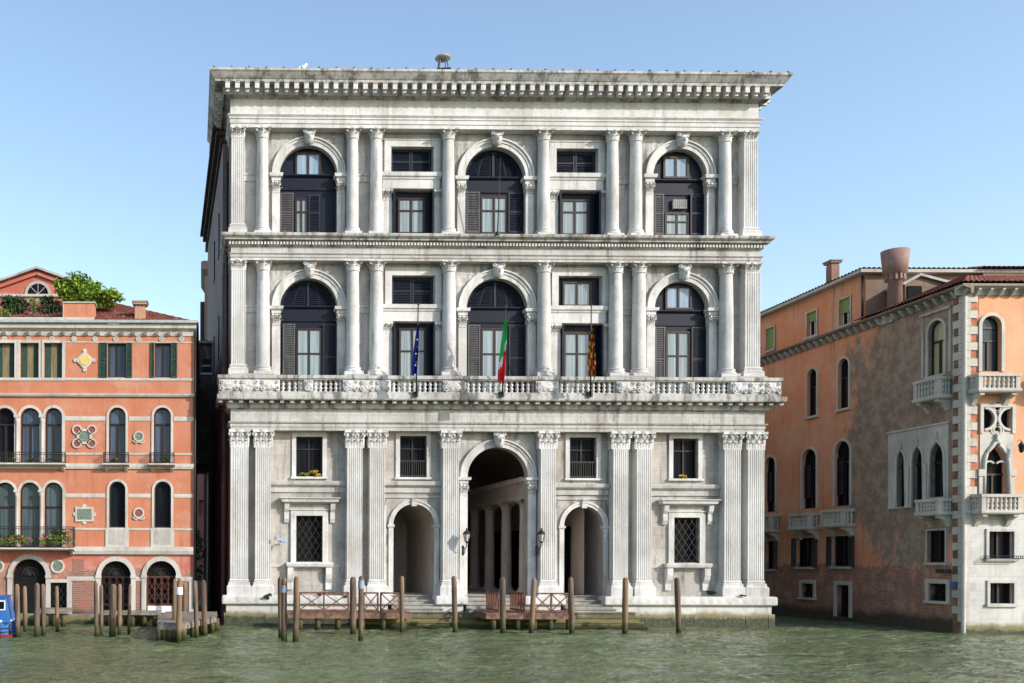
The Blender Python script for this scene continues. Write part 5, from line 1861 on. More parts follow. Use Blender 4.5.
# quoins and rounded corner shaft
m = FR.mb(); zq_ = 0.5; k = 0
hq = (ZE - .25 - zq_) / 41
m.box(.10, .62, .004, .30, -.5, ZE - .05); m.build("corner_backing", simple('brick red quoin', (.40, .17, .095), .9, .1, .3, 3), rt)
m = FR.mb(); m.box(.004, .30, .10, .62, -.5, ZE - .05); m.build("corner_backing", simple('dark brick quoin', (.20, .115, .08), .9, .1, .35, 3), rt)
while zq_ < ZE - .25:
    wq = 0.52 if k % 2 == 0 else 0.22
    ws = 0.28 if k % 2 == 0 else 0.60
    m = FR.mb()
    m.box(-.05, wq, -.05, .0035, zq_, zq_ + hq - .015)
    m.box(-.05, .0035, .0036, ws, zq_, zq_ + hq - .015)
    m.build("quoin", TRIM, rt)
    zq_ += hq; k += 1
m = FR.mb(); m.lathe([(.085, -.4), (.085, ZE - .3)], -.05, -.04, 12); m.build("corner_shaft", TRIM, rt)
# windows
def fboard(op, F, mat=BLACK, y=YR):
    m = F.mb(); m.prism_xz(o_poly(op), y, y + .1); return m.build("window", mat, rt)
for i, op in enumerate(S3):
    b = fboard(op, SD); panes(SD, b, op, YR, PANE_Y if i == 2 else PANE_D, 2, .62); surround(op, .11, .05, TRIM, SD, b)
x0, x1, z0, z1 = S3[2][:4]; m = SD.mb()
m.box(x0 - .42, x1 + .42, -.12, .01, z1 + .34, z1 + .46); m.box(x0 - .40, x0 - .26, -.04, .01, z0, z1 + .34); m.box(x1 + .26, x1 + .40, -.04, .01, z0, z1 + .34)
m.build("window_moulding", TRIM_G, rt)
for op in S2:
    b = fboard(op, SD); panes(SD, b, op, YR, PANE_D, 2, .68); surround(op, .13, .05, TRIM, SD, b, False)
    x0, x1, z0, z1 = op[:4]
    m = SD.mb(); louvres(m, x0 + .03, x0 + (x1 - x0) * .45, z0 + .6, z1 - .85, YR - .1, .05); m.build("shutter", SHUT_D, b)
for op in S1:
    b = fboard(op, SD); panes(SD, b, op, YR, PANE_D, 2, .0); surround(op, .09, .04, TRIM_G, SD, b)
    x0, x1, z0, z1 = op[:4]; w = (x1 - x0) * .28
    if op is S1[3]: continue
    for a, c in ((x0 - w, x0 - .01), (x1 + .01, x1 + w)):
        m = SD.mb(); louvres(m, a, c, z0, z1, -.045, .05); m.box(a + .04, c - .04, -.05, -.045, z0 + .03, z1 - .03); m.build("shutter", DKSH, b)
for i, op in enumerate(S0):
    b = fboard(op, SD)
    surround(op, .2, .06, TRIM, SD, b, i != 1)
    if i != 1: grille(b, *op[:4], .1, SD, IRON, 5, .025)
    else: b.name = "door"
# gothic triple window in its white stone panel
xa, xb = SD.X(889, 470), SD.X(949, 470)
zb_ = SD.Z(508.5, 900); zt_ = SD.Z(434.5, 893) + .05
m = SD.mb(); m.wall(xa, xb, zb_, zt_, -.05, TR, .07)
m.quad((xa, -.05, zb_), (xa, -.05, zt_), (xa, 0.01, zt_), (xa, .01, zb_)); m.quad((xb, -.05, zb_), (xb, .01, zb_), (xb, .01, zt_), (xb, -.05, zt_)); m.quad((xa, -.05, zt_), (xb, -.05, zt_), (xb, .01, zt_), (xa, .01, zt_))
tp = m.build("gothic_panel", TRIM, rt)
m = SD.mb(); m.box(xa - .06, xb + .06, -.11, .01, zt_ + .001, zt_ + .09); m.build("panel_moulding", TRIM, tp)
for op in TR:
    b = fboard(op, SD); panes(SD, b, op, YR, PANE_D, 1, 0, BROWN) if False else None
    x0, x1, z0, z1 = op[:4]
    m = SD.mb(); m.add([(x, YR - .03, z) for x, z in o_poly(op)], [tuple(range(len(o_poly(op))))]); m.build("pane", PANE_D, b)
    m = SD.mb(); zz_ = z1 - op[5] - .05; m.box(x0, x1, YR - .09, YR - .031, zz_ - .05, zz_ + .05); m.box((x0 + x1) / 2 - .04, (x0 + x1) / 2 + .04, YR - .085, YR - .031, z0, zz_ - .05); m.build("sash", BROWN, b)
    # moulded ogee edge with finial
    m = SD.mb(); top = o_top(op)
    m.tube([(x0 - .05, -.07, z0)] + [(x, -.07, z + .06) for x, z in top] + [(x1 + .05, -.07, z0)], .055, 5)
    m.lathe([(.03, z1), (.09, z1 + .1), (.03, z1 + .2), (.07, z1 + .27), (.01, z1 + .36)], (x0 + x1) / 2, -.08, 8)
    m.build("ogee_moulding", TRIM, b)
for xx in ((TR[0][1] + TR[1][0]) / 2, (TR[1][1] + TR[2][0]) / 2):
    m = SD.mb(); zc_ = zb_ + 1.95
    m.lathe([(.13, zb_), (.13, zb_ + .1), (.08, zb_ + .18), (.075, zc_ - .3), (.14, zc_ - .05), (.15, zc_)], xx, -.10, 10); m.build("colonnette", TRIM, tp)
# stone balconies: slab, brackets, pedestals, balusters, rail
bal_proto = {}
def stone_balcony(F, px0, px1, pyr, pyf, y, npx, py_ref=None):
    """px ends of the front rail, rail-top row and slab-bottom row at its middle"""
    mid = (px0 + px1) / 2
    x0, x1 = F.X(px0, pyr, y), F.X(px1, pyr, y)
    zr, zf = F.Z(pyr, mid, y), F.Z(pyf, mid, y)
    m = F.mb(); m.cornice([(0, zf), (.05, zf + .06), (.05, zf + .16), (.0, zf + .18)], x0, x1, y, .01); b = m.build("balcony", TRIM, rt)
    m = F.mb()
    m.box(x0 - .03, x1 + .03, y - .03, y + .16, zr - .13, zr); m.box(x0 - .03, x0 + .16, y + .161, 0, zr - .13, zr - .002); m.box(x1 - .16, x1 + .03, y + .161, 0, zr - .13, zr - .002)
    m.build("rail", TRIM, b)
    for xx in (x0, x1 - .18):
        m = F.mb(); m.box(xx, xx + .18, y, y + .17, zf + .181, zr - .131); m.build("pedestal", TRIM, b)
    h = zr - .13 - zf - .18
    n = npx
    pts = [(x0 + .18 + (x1 - x0 - .36) * (i + .5) / n, y + .08) for i in range(n)]
    ns = max(2, int(abs(y) / .2))
    pts += [(xx, y + .17 + (abs(y) - .2) * (i + .5) / ns) for i in range(ns) for xx in (x0 + .07, x1 - .07)]
    for (xx, yy) in pts:
        key = round(h, 2)
        if key not in bal_proto:
            mm = MB(); mm.lathe([(.075, 0), (.075, h * .06), (.04, h * .14), (.085, h * .32), (.05, h * .46), (.05, h * .54), (.085, h * .68), (.04, h * .86), (.075, h * .94), (.075, h)], n=9)
            o = bal_proto[key] = mm.build("baluster", TRIM, b)
        else:
            o = bal_proto[key].copy(); COL.objects.link(o); o.parent = b
        o.location = F.loc(xx, yy, zf + .18)
    for xx in (x0 + .2, x1 - .2):
        m = F.mb(); m.sweep_x([(0, zf - .5), (-.08, zf - .5), (y * .45, zf - .22), (y * .9, zf - .10), (y * .9, zf - .002), (0, zf - .002)], xx - .1, xx + .1); m.build("bracket", TRIM, b)
    return b
stone_balcony(SD, 913.5, 938, 379, 401, -.62, 6)
stone_balcony(SD, 915.5, 939, 499, 516, -.62, 6)
stone_balcony(SD, 788.5, 809, 513.5, 530.5, -.6, 7)
stone_balcony(SD, 820.5, 843, 509.5, 527.5, -.6, 7)
stone_balcony(SD, 755, 770, 515, 533, -.6, 6)
stone_balcony(FR, 979, 1020.5, 373, 392, -.62, 7)
stone_balcony(FR, 982, 1022.5, 494, 514, -.62, 7)
stone_balcony(FR, 1046, 1090, 373, 392, -.62, 7)
for op in (F3, F3B):
    b = fboard(op, FR); panes(FR, b, op, YR, PANE_T, 2, .56, BROWN)
    x0, x1, z0, z1 = op[:4]; m = FR.mb(); m.box(x0 + .05, x1 - .05, YR - .09, YR - .03, z0 + (z1 - z0) * .78, z0 + (z1 - z0) * .82); m.build("transom", BROWN, b)
    surround(op, .14, .06, TRIM, FR, b, False)
for op in (F2, F2B):
    b = fboard(op, FR)
    x0, x1, z0, z1 = op[:4]; xc = (x0 + x1) / 2
    m = FR.mb(); m.add([(x, YR - .03, z) for x, z in o_poly(op)], [tuple(range(len(o_poly(op))))]); m.build("pane", PANE_D, b)
    m = FR.mb(); zz_ = z1 - op[5] - .25; m.box(x0, x1, YR - .09, YR - .031, zz_, zz_ + .09); m.box(xc - .04, xc + .04, YR - .085, YR - .031, z0, zz_); m.build("sash", BROWN, b)
    m = FR.mb(); top = o_top(op)
    m.tube([(x0 - .08, -.06, z0)] + [(x + (-.06 if x < xc else .06), -.06, z + .08) for x, z in top] + [(x1 + .08, -.06, z0)], .085, 6)
    zs_ = z1 - op[5]
    # cusps making the trefoil head
    for s in (-1, 1): m.arch_band(xc + s * (x1 - x0) * .27, zs_ + .12, .20, .27, -.02, .06, 12, PI * .2 if s < 0 else -PI * .1, PI * 1.1 if s < 0 else PI * .8)
    m.lathe([(.05, z1), (.12, z1 + .1), (.05, z1 + .22), (.1, z1 + .3), (.02, z1 + .42)], xc, -.08, 8)
    m.build("ogee_moulding", TRIM, b)
    for s, xe in ((-1, x0), (1, x1)):
        a, c = sorted((xe + s * .10, xe + s * .30)); m = FR.mb(); m.box(a, c, -.10, .01, z0, zs_); m.box(a - .04, c + .04, -.14, .01, zs_ - .3, zs_); m.build("jamb", TRIM, b)
for op, (pa_, pb_) in ((F2, (979.3, 1012.6)), (F2B, (1047, 1080))):
    xa, xb = FR.X(pa_, 460), FR.X(pb_, 460); za_, zb_2 = op[2], FR.Z(432.5, 995)
    m = FR.mb(); m.wall(xa, xb, za_, zb_2, -.03, [op], .04); m.build("gothic_panel", TRIM, rt)
# square tracery panel above the ogee window
b = fboard(TRC, FR)
x0, x1, z0, z1 = TRC[:4]; xc, zc = (x0 + x1) / 2, (z0 + z1) / 2
m = FR.mb()
m.box(x0 - .1, x0 + .04, -.08, .1, z0 - .1, z1 + .1); m.box(x1 - .04, x1 + .1, -.08, .1, z0 - .1, z1 + .1); m.box(x0 + .04, x1 - .04, -.08, .1, z1 - .04, z1 + .1)
rr = (z1 - z0) / 2
for s in (-1, 1):
    m.arch_band(xc + s * rr * 1.04, zc, rr * .80, rr * 1.0, -.06, .06, 24, PI / 2 if s > 0 else -PI / 2, PI * 1.5 if s > 0 else PI / 2)
    for t_ in (-1, 1): m.arch_band(xc + s * .05, zc + t_ * rr * .95, rr * .34, rr * .46, -.05, .05, 12, 0, 2 * PI)
m.build("tracery", TRIM, b)
for op in (F1, F0):
    b = fboard((op[0], op[1], op[2], op[3], 'r'), FR)
    x0, x1, z0, z1 = op[:4]
    m = FR.mb(); m.quad((x0, YR - .04, z0), (x1, YR - .04, z0), (x1, YR - .04, z1), (x0, YR - .04, z1)); m.build("pane", PANE_D, b)
    m = FR.mb(); w = .12
    m.box(x0 - w, x0, -.10, .0, z0, z1); m.box(x1, x1 + w, -.10, .0, z0, z1); m.box(x0 - w, x1 + w, -.102, .0, z1, z1 + w); m.box(x0 - w - .04, x1 + w + .04, -.15, .0, z0 - .14, z0); m.build("window_frame", TRIM, b)
    m = FR.mb(); xm = (x0 + x1) / 2; m.box(xm - .04, xm + .04, YR - .1, YR - .041, z0, z1); m.box(x0, x0 + .06, YR - .1, YR - .041, z0, z1); m.box(x1 - .06, x1, YR - .1, YR - .041, z0, z1); m.build("sash", BROWN, b)
    if op is F1:
        iron_rail(FR, b, x0 - .22, x1 + .22, z0 - .02, FR.Z(556, 1000, -.3), -.38, 16)
# attic above the side wall, set flush with it
ATX = SD.X(864, 340)
ATZ = SD.Z(271, 864)
m = SD.mb(); m.wall(SLEN, ATX, ZE + .12, ATZ, .06, SAT, .3); m.build("attic_side_wall", PL_R, rt)
m = FR.mb(); yA = -ATX; m.box(.07, FLEN, yA, yA + .3, ZE + .12, ATZ); m.build("attic_front_wall", PL_ATT, rt)
for i, op in enumerate(SAT):
    op = (op[0], op[1], op[2], op[3], 'r')
    b = fboard(op, SD, BLACK, .26); surround(op, .1, .0, TRIM, SD, b)
    x0, x1, z0, z1 = op[:4]
    zz_ = z0 + .02 if i == 0 else z0 + (z1 - z0) * (.62 if i == 1 else .48)
    m = SD.mb(); m.box(x0, x1, .12, .17, zz_, z1); m.build("blind", LIME, b)
    if i:
        m = SD.mb()
        for xx in (x0 + .03, (x0 + x1) / 2, x1 - .07): m.box(xx, xx + .04, .18, .22, z0, z1)
        m.build("sash", WHITE, b)
# eaves: brackets, fascia, tiles
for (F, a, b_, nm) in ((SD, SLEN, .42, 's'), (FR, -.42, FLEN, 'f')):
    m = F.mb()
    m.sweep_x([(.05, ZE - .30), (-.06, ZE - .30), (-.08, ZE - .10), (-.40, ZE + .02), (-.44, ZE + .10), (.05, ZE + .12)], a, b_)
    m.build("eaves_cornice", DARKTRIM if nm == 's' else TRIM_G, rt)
    x = a + .3
    while x < b_ - .25:
        m = F.mb(); m.sweep_x([(-.05, ZE - .34), (-.14, ZE - .34), (-.34, ZE - .12), (-.34, ZE - .07), (-.05, ZE - .07)], x - .06, x + .06); m.build("eaves_bracket", TRIM_G, rt)
        x += .52
m = FR.mb()
zt0 = ZE + .12; zt1_ = FR.Z(277, 1000, 4.2)
tiles(m, (-.50, -.50, zt0), (FLEN, -.50, zt0), (3.4, 4.2, zt1_), (FLEN, 4.2, zt1_), 70, 16, .06)
tiles(m, (-.50, yA, zt0), (-.50, -.50, zt0), (3.4, yA, zt1_), (3.4, 4.2, zt1_), 34, 14, .06)
m.quad((3.4, 4.2, zt1_), (FLEN, 4.2, zt1_), (FLEN, yA, zt1_), (3.4, yA, zt1_))
m.build("tiled_roof", TILE, rt)
m = FR.mb()
ax0 = -.38
tiles(m, (ax0, yA - .35, ATZ), (FLEN, yA - .35, ATZ), (ax0 + 3, yA + 5, ATZ + .5), (FLEN, yA + 5, ATZ + .5), 66, 10, .06)
tiles(m, (ax0, 23.2, ATZ), (ax0, yA - .35, ATZ), (ax0 + 3, 18, ATZ + .5), (ax0 + 3, yA + 5, ATZ + .5), 66, 10, .06)
m.build("attic_roof", TILE, rt)
m = FR.mb(); m.box(ax0 - .02, FLEN, yA - .36, yA + .2, ATZ - .16, ATZ - .004); m.box(ax0 - .02, .2, yA + .2, 23, ATZ - .16, ATZ - .004); m.build("attic_eaves", TRIM_G, rt)
m = SD.mb(); m.tube([(ATX - .1, -.02, ZE + .2), (ATX - .1, -.02, ATZ - .2)], .05, 6); m.build("downpipe", IRON, rt)
# higher tiled block at the right
m = FR.mb(); hx = FR.X(983, 268, 6.0); zH = FR.Z(267.5, 1000, 6.0)
m.box(hx, FLEN, 6.0, 12, zt1_, zH - .1); m.build("upper_block", PL_ATT, rt)
m = FR.mb(); tiles(m, (hx - .3, 5.7, zH - .1), (FLEN, 5.7, zH - .1), (hx + .8, 8, zH + .55), (FLEN, 8, zH + .55), 44, 8, .06); m.build("upper_roof", TILE, rt)
# dormer beside the big chimney
yD = yA - 1.1
dx0, dx1 = FR.X(905, 300, yD), FR.X(958, 300, yD); dxa = FR.X(919, 300, yD)
zd1, zd0, zdb = FR.Z(275, 919, yD), FR.Z(285.5, 958, yD), FR.Z(300, 930, yD) - .6
m = FR.mb(); m.prism_xz([(dx0, zdb), (dx1, zdb), (dx1, zd0 - .05), (dxa, zd1 - .05), (dx0, zd1 - .45)], yD, yA + .0); d_ = m.build("dormer", PL_ATT, rt)
m = FR.mb(); m.bar((dxa - .1, yD + .45, zd1), (dx1 + .3, yD + .45, zd0 - .1), .12, 1.25); m.bar((dxa, yD + .45, zd1), (dx0 - .2, yD + .45, zd1 - .48), .12, 1.23); m.build("dormer_roof", TRIM_G, d_)
a, b_ = FR.X(907, 300, yD), FR.X(921, 300, yD); m = FR.mb(); m.box(a, b_, yD - .06, yD + .02, zdb + .3, zd1 - .55); m.build("dormer_window", BLACK, d_)
# chimneys
x, z = FR.pt(895, 307, 4.6)[0], 0
ych = 4.6
zb_, zm_, zt_ = FR.Z(309, 895, ych), FR.Z(274.5, 895, ych), FR.Z(251, 895, ych)
k_ = (DIST - 3.9 + ych) / F_PX
m = FR.mb()
m.lathe([(6.6 * k_, zb_ - .6), (6.1 * k_, zm_ - .32), (7.6 * k_, zm_ - .30), (7.6 * k_, zm_ - .02), (10.2 * k_, zm_), (12.3 * k_, zt_), (11.2 * k_, zt_ + .001), (10.6 * k_, zt_ - .4)], x, ych, 22)
c_ = m.build("flared_chimney", CHIM_PINK, rt)
for i in range(12):
    a = 2 * PI * i / 12; m = FR.mb(); ca, sa = math.cos(a), math.sin(a)
    q = 7.9 * k_
    m.box(x + q * ca - .05, x + q * ca + .05, ych + q * sa - .05, ych + q * sa + .05, zm_ - .30, zm_ - .003)
    m.build("chimney_corbel", CHIM_PINK, c_)
m = FR.mb(); q = .42; m.box(x - q, x + q, ych - q, ych + q, zb_ - .7, zb_ + .05); m.build("chimney_base", TRIM_G, c_)
chimney(SD, rt, 825.5, 832, 262, 287, 1.0, CHIM_PINK)
# lamp, camera and street plate on the corner walls
wl = thing("wall_lantern", "small dark lantern on a bracket high on the sunny front of the orange palace", "lantern", (rx + FR.X(1021.5, 447, -.35), -4.25, FR.Z(447, 1021, -.35)))
m = MB(); m.lathe([(.03, -.42), (.13, -.34), (.19, .12), (.21, .14), (.08, .32), (.02, .42)], n=8); m.build("lamp_body", IRON, wl); wl.scale = (.6, .6, .6)
m = MB(); m.tube([(0, 0, .42), (0, .15, .55), (0, .36, .45)], .02, 5); m.build("bracket", IRON, wl)
px_, py_ = 943, 571
a, z = SD.pt(px_, py_, -.35)
w_ = SD.W @ Vector((a, -.35, z))
cv = thing("security_camera", "dark security camera on the peeling side wall above the ground window", "camera", w_, 0)
m = MB(); m.box(-.16, .12, -.3, .22, -.09, .09); m.build("housing", IRON, cv)
m = MB(); m.box(.121, .36, -.03, .03, -.02, .03); m.build("bracket", IRON, cv)
a, z = SD.pt(953.5, 584.5, -.075); w_ = SD.W @ Vector((a, -.075, z))
m = MB(); m.box(-.015, .015, -.15, .15, -.10, .10); o = m.build("street_plate", SIGNB); o.location = w_
tag(o, "small blue enamel plate on the white quoins near the water", "sign")

# ================================================================== things on and before the palace
def wpt(px, py, yw):
    """point at world depth yw seen at that place of the photograph"""
    d = CAM_R @ Vector(((px - CX) / F_PX, (CY - py) / F_PX, -1))
    return cam.location + d * ((yw - cam.location.y) / d.y)
def depth_at_water(py): return CAM_H * F_PX / (py - CY) - DIST

def post(px0, px1, pyt, pyb, label, band=None, group=None, yw=None):
    y = depth_at_water(pyb) if yw is None else yw
    px = (px0 + px1) / 2
    b = wpt(px, pyb, y); t_ = wpt(px, pyt, y)
    r = (px1 - px0) / 2 * (y + DIST) / F_PX
    h = t_.z
    root = thing("mooring_post", label, "mooring post", (b.x, y, 0), rnd(0, 6), group)
    m = MB(); prof = []; tx, ty = rnd(-.022, .022), rnd(-.05, .05)
    n = 10; vs = []; fs = []
    rings = 12
    for i in range(rings + 1):
        f = i / rings; z = -1.4 + (h + 1.4) * f
        rr = r * (1.06 - .14 * f) * (1 + .06 * noise.noise((px * .3, z * 1.3, 2)))
        if -.1 < z < .55: rr *= .90
        if i == rings: rr *= .55
        if i == rings - 1: z = h - .10; rr *= .97
        for k in range(n):
            a = 2 * PI * k / n; q = rr * (1 + .07 * noise.noise((math.cos(a) * 2 + px, math.sin(a) * 2, z * .6)))
            vs.append((q * math.cos(a) + tx * z, q * math.sin(a) + ty * z, z))
    for i in range(rings):
        for k in range(n): fs.append((i * n + k, i * n + (k + 1) % n, (i + 1) * n + (k + 1) % n, (i + 1) * n + k))
    m.sm = True; m.add(vs, fs); m.sm = False
    m.add(vs[-n:], [tuple(range(n))])
    m.build("shaft", WOOD, root)
    if band:
        z0, z1 = wpt(px, band[1], y).z, wpt(px, band[0], y).z
        m = MB(); zc = (z0 + z1) / 2
        m.lathe([(r * 1.09, z0), (r * 1.08, z1)], tx * zc, ty * zc, 14); m.build("painted_band", band[2], root)
    return root
PALEBLUE = simple("pale blue band paint", (.25, .30, .37), .7, .2, .2, 7)
gp = "mooring posts before the white palace"
post(278, 284.6, 577, 638, "thick dark mooring post tight behind the banded one at the left deck end", None, gp)
post(281, 287.2, 577.5, 640.5, "mooring post with pale blue band at the left end of the red railing", (585.5, 592.5, PALEBLUE), gp)
post(292.4, 299, 576.5, 641, "brown mooring post without band right of the banded post at the left deck", None, gp)
post(349.8, 356.6, 577, 634, "dark mooring post left of its blue banded twin between the two railing panels", None, gp)
post(357.8, 363.6, 576, 640, "dark mooring post with blue band between the two red railing panels", (580.5, 588.5, PALEBLUE), gp)
post(399.6, 404.4, 576, 631, "slim mooring post at the right end of the left railing before the small arch", None, gp)
post(452.4, 458, 576, 631.5, "mooring post before the pillar left of the great arch, clear of both decks", None, gp)
post(500, 506, 577, 632, "mooring post standing between the two slatted side rails before the great arch", None, gp)
post(528.4, 533.8, 578, 632.5, "mooring post at the left end of the centre deck's cross-braced railing", None, gp)
post(569, 574.6, 577, 632, "mooring post at the right end of the centre deck before the right small arch", None, gp)
post(622, 627.8, 577.5, 632, "mooring post before the paired pilasters right of the small arch", None, gp)
post(676, 681.6, 577.5, 631.5, "rightmost mooring post, standing alone before the right barred window", None, gp)
gl = "mooring posts before the coral house"
post(15, 20.6, 584, 638, "greyish mooring post beside the blue boat, leftmost of all the posts", None, gl)
post(23, 27.8, 586, 633, "thin brown mooring post second from the blue boat", None, gl)
post(34, 40, 583, 637, "tall stout mooring post before the dark arched portal, third from the blue boat", None, gl)
post(41.2, 46, 584, 636, "mooring post touching the stout one, fourth from the blue boat", None, gl)
post(55.2, 59.4, 586, 633, "lone slim mooring post before the small barred doorway", None, gl)
post(94.4, 99, 582, 637, "leftmost post of the cluster before the left gate", None, gl)
post(99.2, 103.6, 585, 635, "second post from the left in the cluster before the left gate", None, gl)
post(108.6, 116.2, 584, 637, "thickest pale post in the middle of the cluster before the left gate", None, gl)
post(117, 121.8, 584, 635, "fourth post in the cluster before the left gate, leaning on the pale one", None, gl)
post(127, 130.6, 584, 634, "thinnest post at the right end of the cluster before the left gate", None, gl)
gd = "mooring posts around the grey jetty"
post(171.8, 176, 578.5, 637, "dark mooring post behind the white banded post at the jetty corner", None, gd)
post(175.6, 181.8, 579, 642, "mooring post with white band at the front corner of the grey jetty", (587, 594.5, WHITE), gd)
post(181.6, 186, 584, 629, "brown mooring post rising behind the grey jetty deck", None, gd, -.9)
post(194.4, 199.2, 580.5, 639, "left one of the two tall posts at the right of the grey jetty", None, gd)
post(202, 207.6, 580, 636.5, "rightmost tall post of the grey jetty by the dark side canal", None, gd)

# decks on piles
def deck(name, label, x0, x1, y0, y1, z, mat, piles, skirt=.22):
    t = thing(name, label, "jetty", ((x0 + x1) / 2, (y0 + y1) / 2, 0))
    hx, hy = (x1 - x0) / 2, (y1 - y0) / 2
    n = max(4, int((y1 - y0) / .2)); m = MB()
    for i in range(n):
        a = -hy + 2 * hy * i / n; m.box(-hx - rnd(0, .04), hx + rnd(0, .04), a, a + 2 * hy / n - .02, z - .05, z + rnd(-.006, .006))
    m.build("planks", mat, t)
    m = MB()
    m.box(-hx, hx, -hy - .03, -hy + .08, z - .05 - skirt, z - .052); m.box(-hx, hx, hy - .1, hy, z - .05 - skirt, z - .052)
    m.box(-hx, -hx + .1, -hy + .081, hy - .101, z - .05 - skirt, z - .052); m.box(hx - .1, hx, -hy + .081, hy - .101, z - .05 - skirt, z - .052)
    m.build("beam", mat, t)
    for (fx, fy) in piles:
        m = MB(); m.lathe([(.13, -1.4), (.125, z - .06 - skirt)], fx * (hx - .2), fy * (hy - .2), 9); m.build("pile", WOOD, t)
    return t, hx, hy
def brace_rail(t, xa, xb, y, z0, h, panels, mat=RUSTRAIL, gate=False, posts=True):
    m = MB()
    w = .055
    m.bar((xa, y, z0 + h), (xb, y, z0 + h), .07, .07); m.bar((xa, y, z0 + .10), (xb, y, z0 + .10), .06, .05)
    for i in range(panels + 1):
        x = xa + (xb - xa) * i / panels; m.box(x - .035, x + .035, y - .035, y + .035, z0, z0 + h + .02)
    for i in range(panels):
        a, b = xa + (xb - xa) * i / panels, xa + (xb - xa) * (i + 1) / panels
        m.bar((a + .03, y - .02, z0 + .12), (b - .03, y - .02, z0 + h - .04), .045, .03); m.bar((a + .03, y + .012, z0 + h - .04), (b - .03, y + .012, z0 + .12), .045, .03)
    return m.build("railing", mat, t)
yd = -3.3
zd = wpt(340, 612.4, yd).z
dA0, dA1 = wpt(284, 615, yd).x, wpt(412, 615, yd).x
t, hx, hy = deck("wooden_jetty", "long brown jetty with red cross-braced railing before the left half of the white palace", dA0, dA1, yd, -1.55, zd, DECK, [(-.8, -1), (-.5, -1), (-.16, -1), (.25, -1), (.6, -1), (.95, -1), (-.8, 1), (.3, 1)])
def lxp(px, y=yd): return wpt(px, 600, y).x - t.location.x
brace_rail(t, lxp(299.5), lxp(348.5), -hy + .06, zd, .86, 2)
brace_rail(t, lxp(364), lxp(378), -hy + .06, zd, .86, 1); brace_rail(t, lxp(381), lxp(399.5), -hy + .06, zd, .86, 1)
dB0, dB1 = wpt(486, 615, yd).x, wpt(577, 615, yd).x
t, hx, hy = deck("wooden_jetty", "red-brown jetty with slatted side rails before the great arch of the white palace", dB0, dB1, yd, -1.4, zd, DECK, [(-.9, -1), (-.3, -1), (.1, -1), (.5, -1), (.95, -1), (-.9, 1), (.9, 1)])
brace_rail(t, lxp(534), lxp(569.5), -hy + .06, zd, .86, 2)
for px in (499.5, 524.5):          # side rails running back to the steps
    x = lxp(px); m = MB()
    m.box(x - .035, x + .035, -hy + .02, hy - .02, zd + .82, zd + .89); m.box(x - .03, x + .03, -hy + .02, hy - .02, zd + .08, zd + .14)
    for k in range(6):
        y = -hy + .05 + (2 * hy - .1) * k / 5; m.box(x - .034, x + .034, y - .035, y + .035, zd, zd + .82)
    for k in range(5):
        y0_, y1_ = -hy + .08 + (2 * hy - .1) * k / 5, -hy + .05 + (2 * hy - .1) * (k + 1) / 5 - .03
        m.add([(x - .02, y0_, zd + .14), (x - .02, y0_ + .06, zd + .14), (x - .02, y1_, zd + .82), (x - .02, y1_ - .06, zd + .82),
               (x + .02, y0_, zd + .14), (x + .02, y0_ + .06, zd + .14), (x + .02, y1_, zd + .82), (x + .02, y1_ - .06, zd + .82)],
              [(0, 1, 2, 3), (7, 6, 5, 4), (0, 4, 5, 1), (1, 5, 6, 2), (2, 6, 7, 3), (3, 7, 4, 0)])
    m.build("side_rail", RUSTRAIL, t)
# grey jetty by the coral house: its front runs obliquely, so it is a many-sided deck on piles
pts_ = [wpt(157.5, 620, -8.9), wpt(179, 620, -9.3), wpt(216.5, 620, -4.6), wpt(216, 620, -1.3), wpt(166, 620, -1.3)]
t = thing("grey_jetty", "weathered grey jetty on piles at the right corner of the coral house", "jetty", (pts_[1].x, pts_[1].y, 0))
pl_ = [(p.x - pts_[1].x, p.y - pts_[1].y) for p in pts_]
zj = .70
def inpoly_span(y):
    xs_ = []
    for (a, b) in zip(pl_, pl_[1:] + pl_[:1]):
        if (a[1] - y) * (b[1] - y) < 0: xs_.append(a[0] + (b[0] - a[0]) * (y - a[1]) / (b[1] - a[1]))
    return (min(xs_), max(xs_)) if len(xs_) >= 2 else None
m = MB(); yy = .12
while yy < 7.9:
    sp_ = inpoly_span(yy)
    if sp_: m.box(sp_[0] - rnd(0, .05), sp_[1] + rnd(0, .05), yy, yy + .185, zj - .05, zj + rnd(-.008, .008))
    yy += .2
m.build("planks", DECKG, t)
m = MB()
for (a, b) in zip(pl_, pl_[1:] + pl_[:1]):
    d_ = (Vector((*b, 0)) - Vector((*a, 0))); n_ = Vector((-d_.y, d_.x, 0)).normalized() * .09
    A, B = Vector((*a, 0)), Vector((*b, 0))
    q = [A, B, B + n_, A + n_]
    m.prism_xy([(p.x, p.y) for p in q], zj - .27, zj - .052)
m.build("beam", DECKG, t)
for k in range(4):
    for (a, b) in ((pl_[0], pl_[1]), (pl_[1], pl_[2]), (pl_[2], pl_[3])):
        f_ = (k + .4) / 4
        m = MB(); m.lathe([(.15, -1.4), (.14, zj - .28)], a[0] + (b[0] - a[0]) * f_ , a[1] + (b[1] - a[1]) * f_ + .14, 9); m.build("pile", WOOD, t)
q0, q1 = wpt(42, 620, -1.3).x, wpt(70, 620, -1.3).x
t, hx, hy = deck("landing_stage", "small grey landing stage before the barred doorway of the coral house", q0, q1, -1.9, -.45, .82, DECKG, [(-.9, -1), (0, -1), (.9, -1)], .15)
q0, q1 = wpt(104, 620, -1.3).x, wpt(160, 620, -1.3).x
t, hx, hy = deck("landing_stage", "long narrow grey landing stage before the two gates of the coral house", q0, q1, -1.3, -.45, .70, DECKG, [(-.95, -1), (-.5, -1), (0, -1), (.5, -1), (.95, -1)], .12)

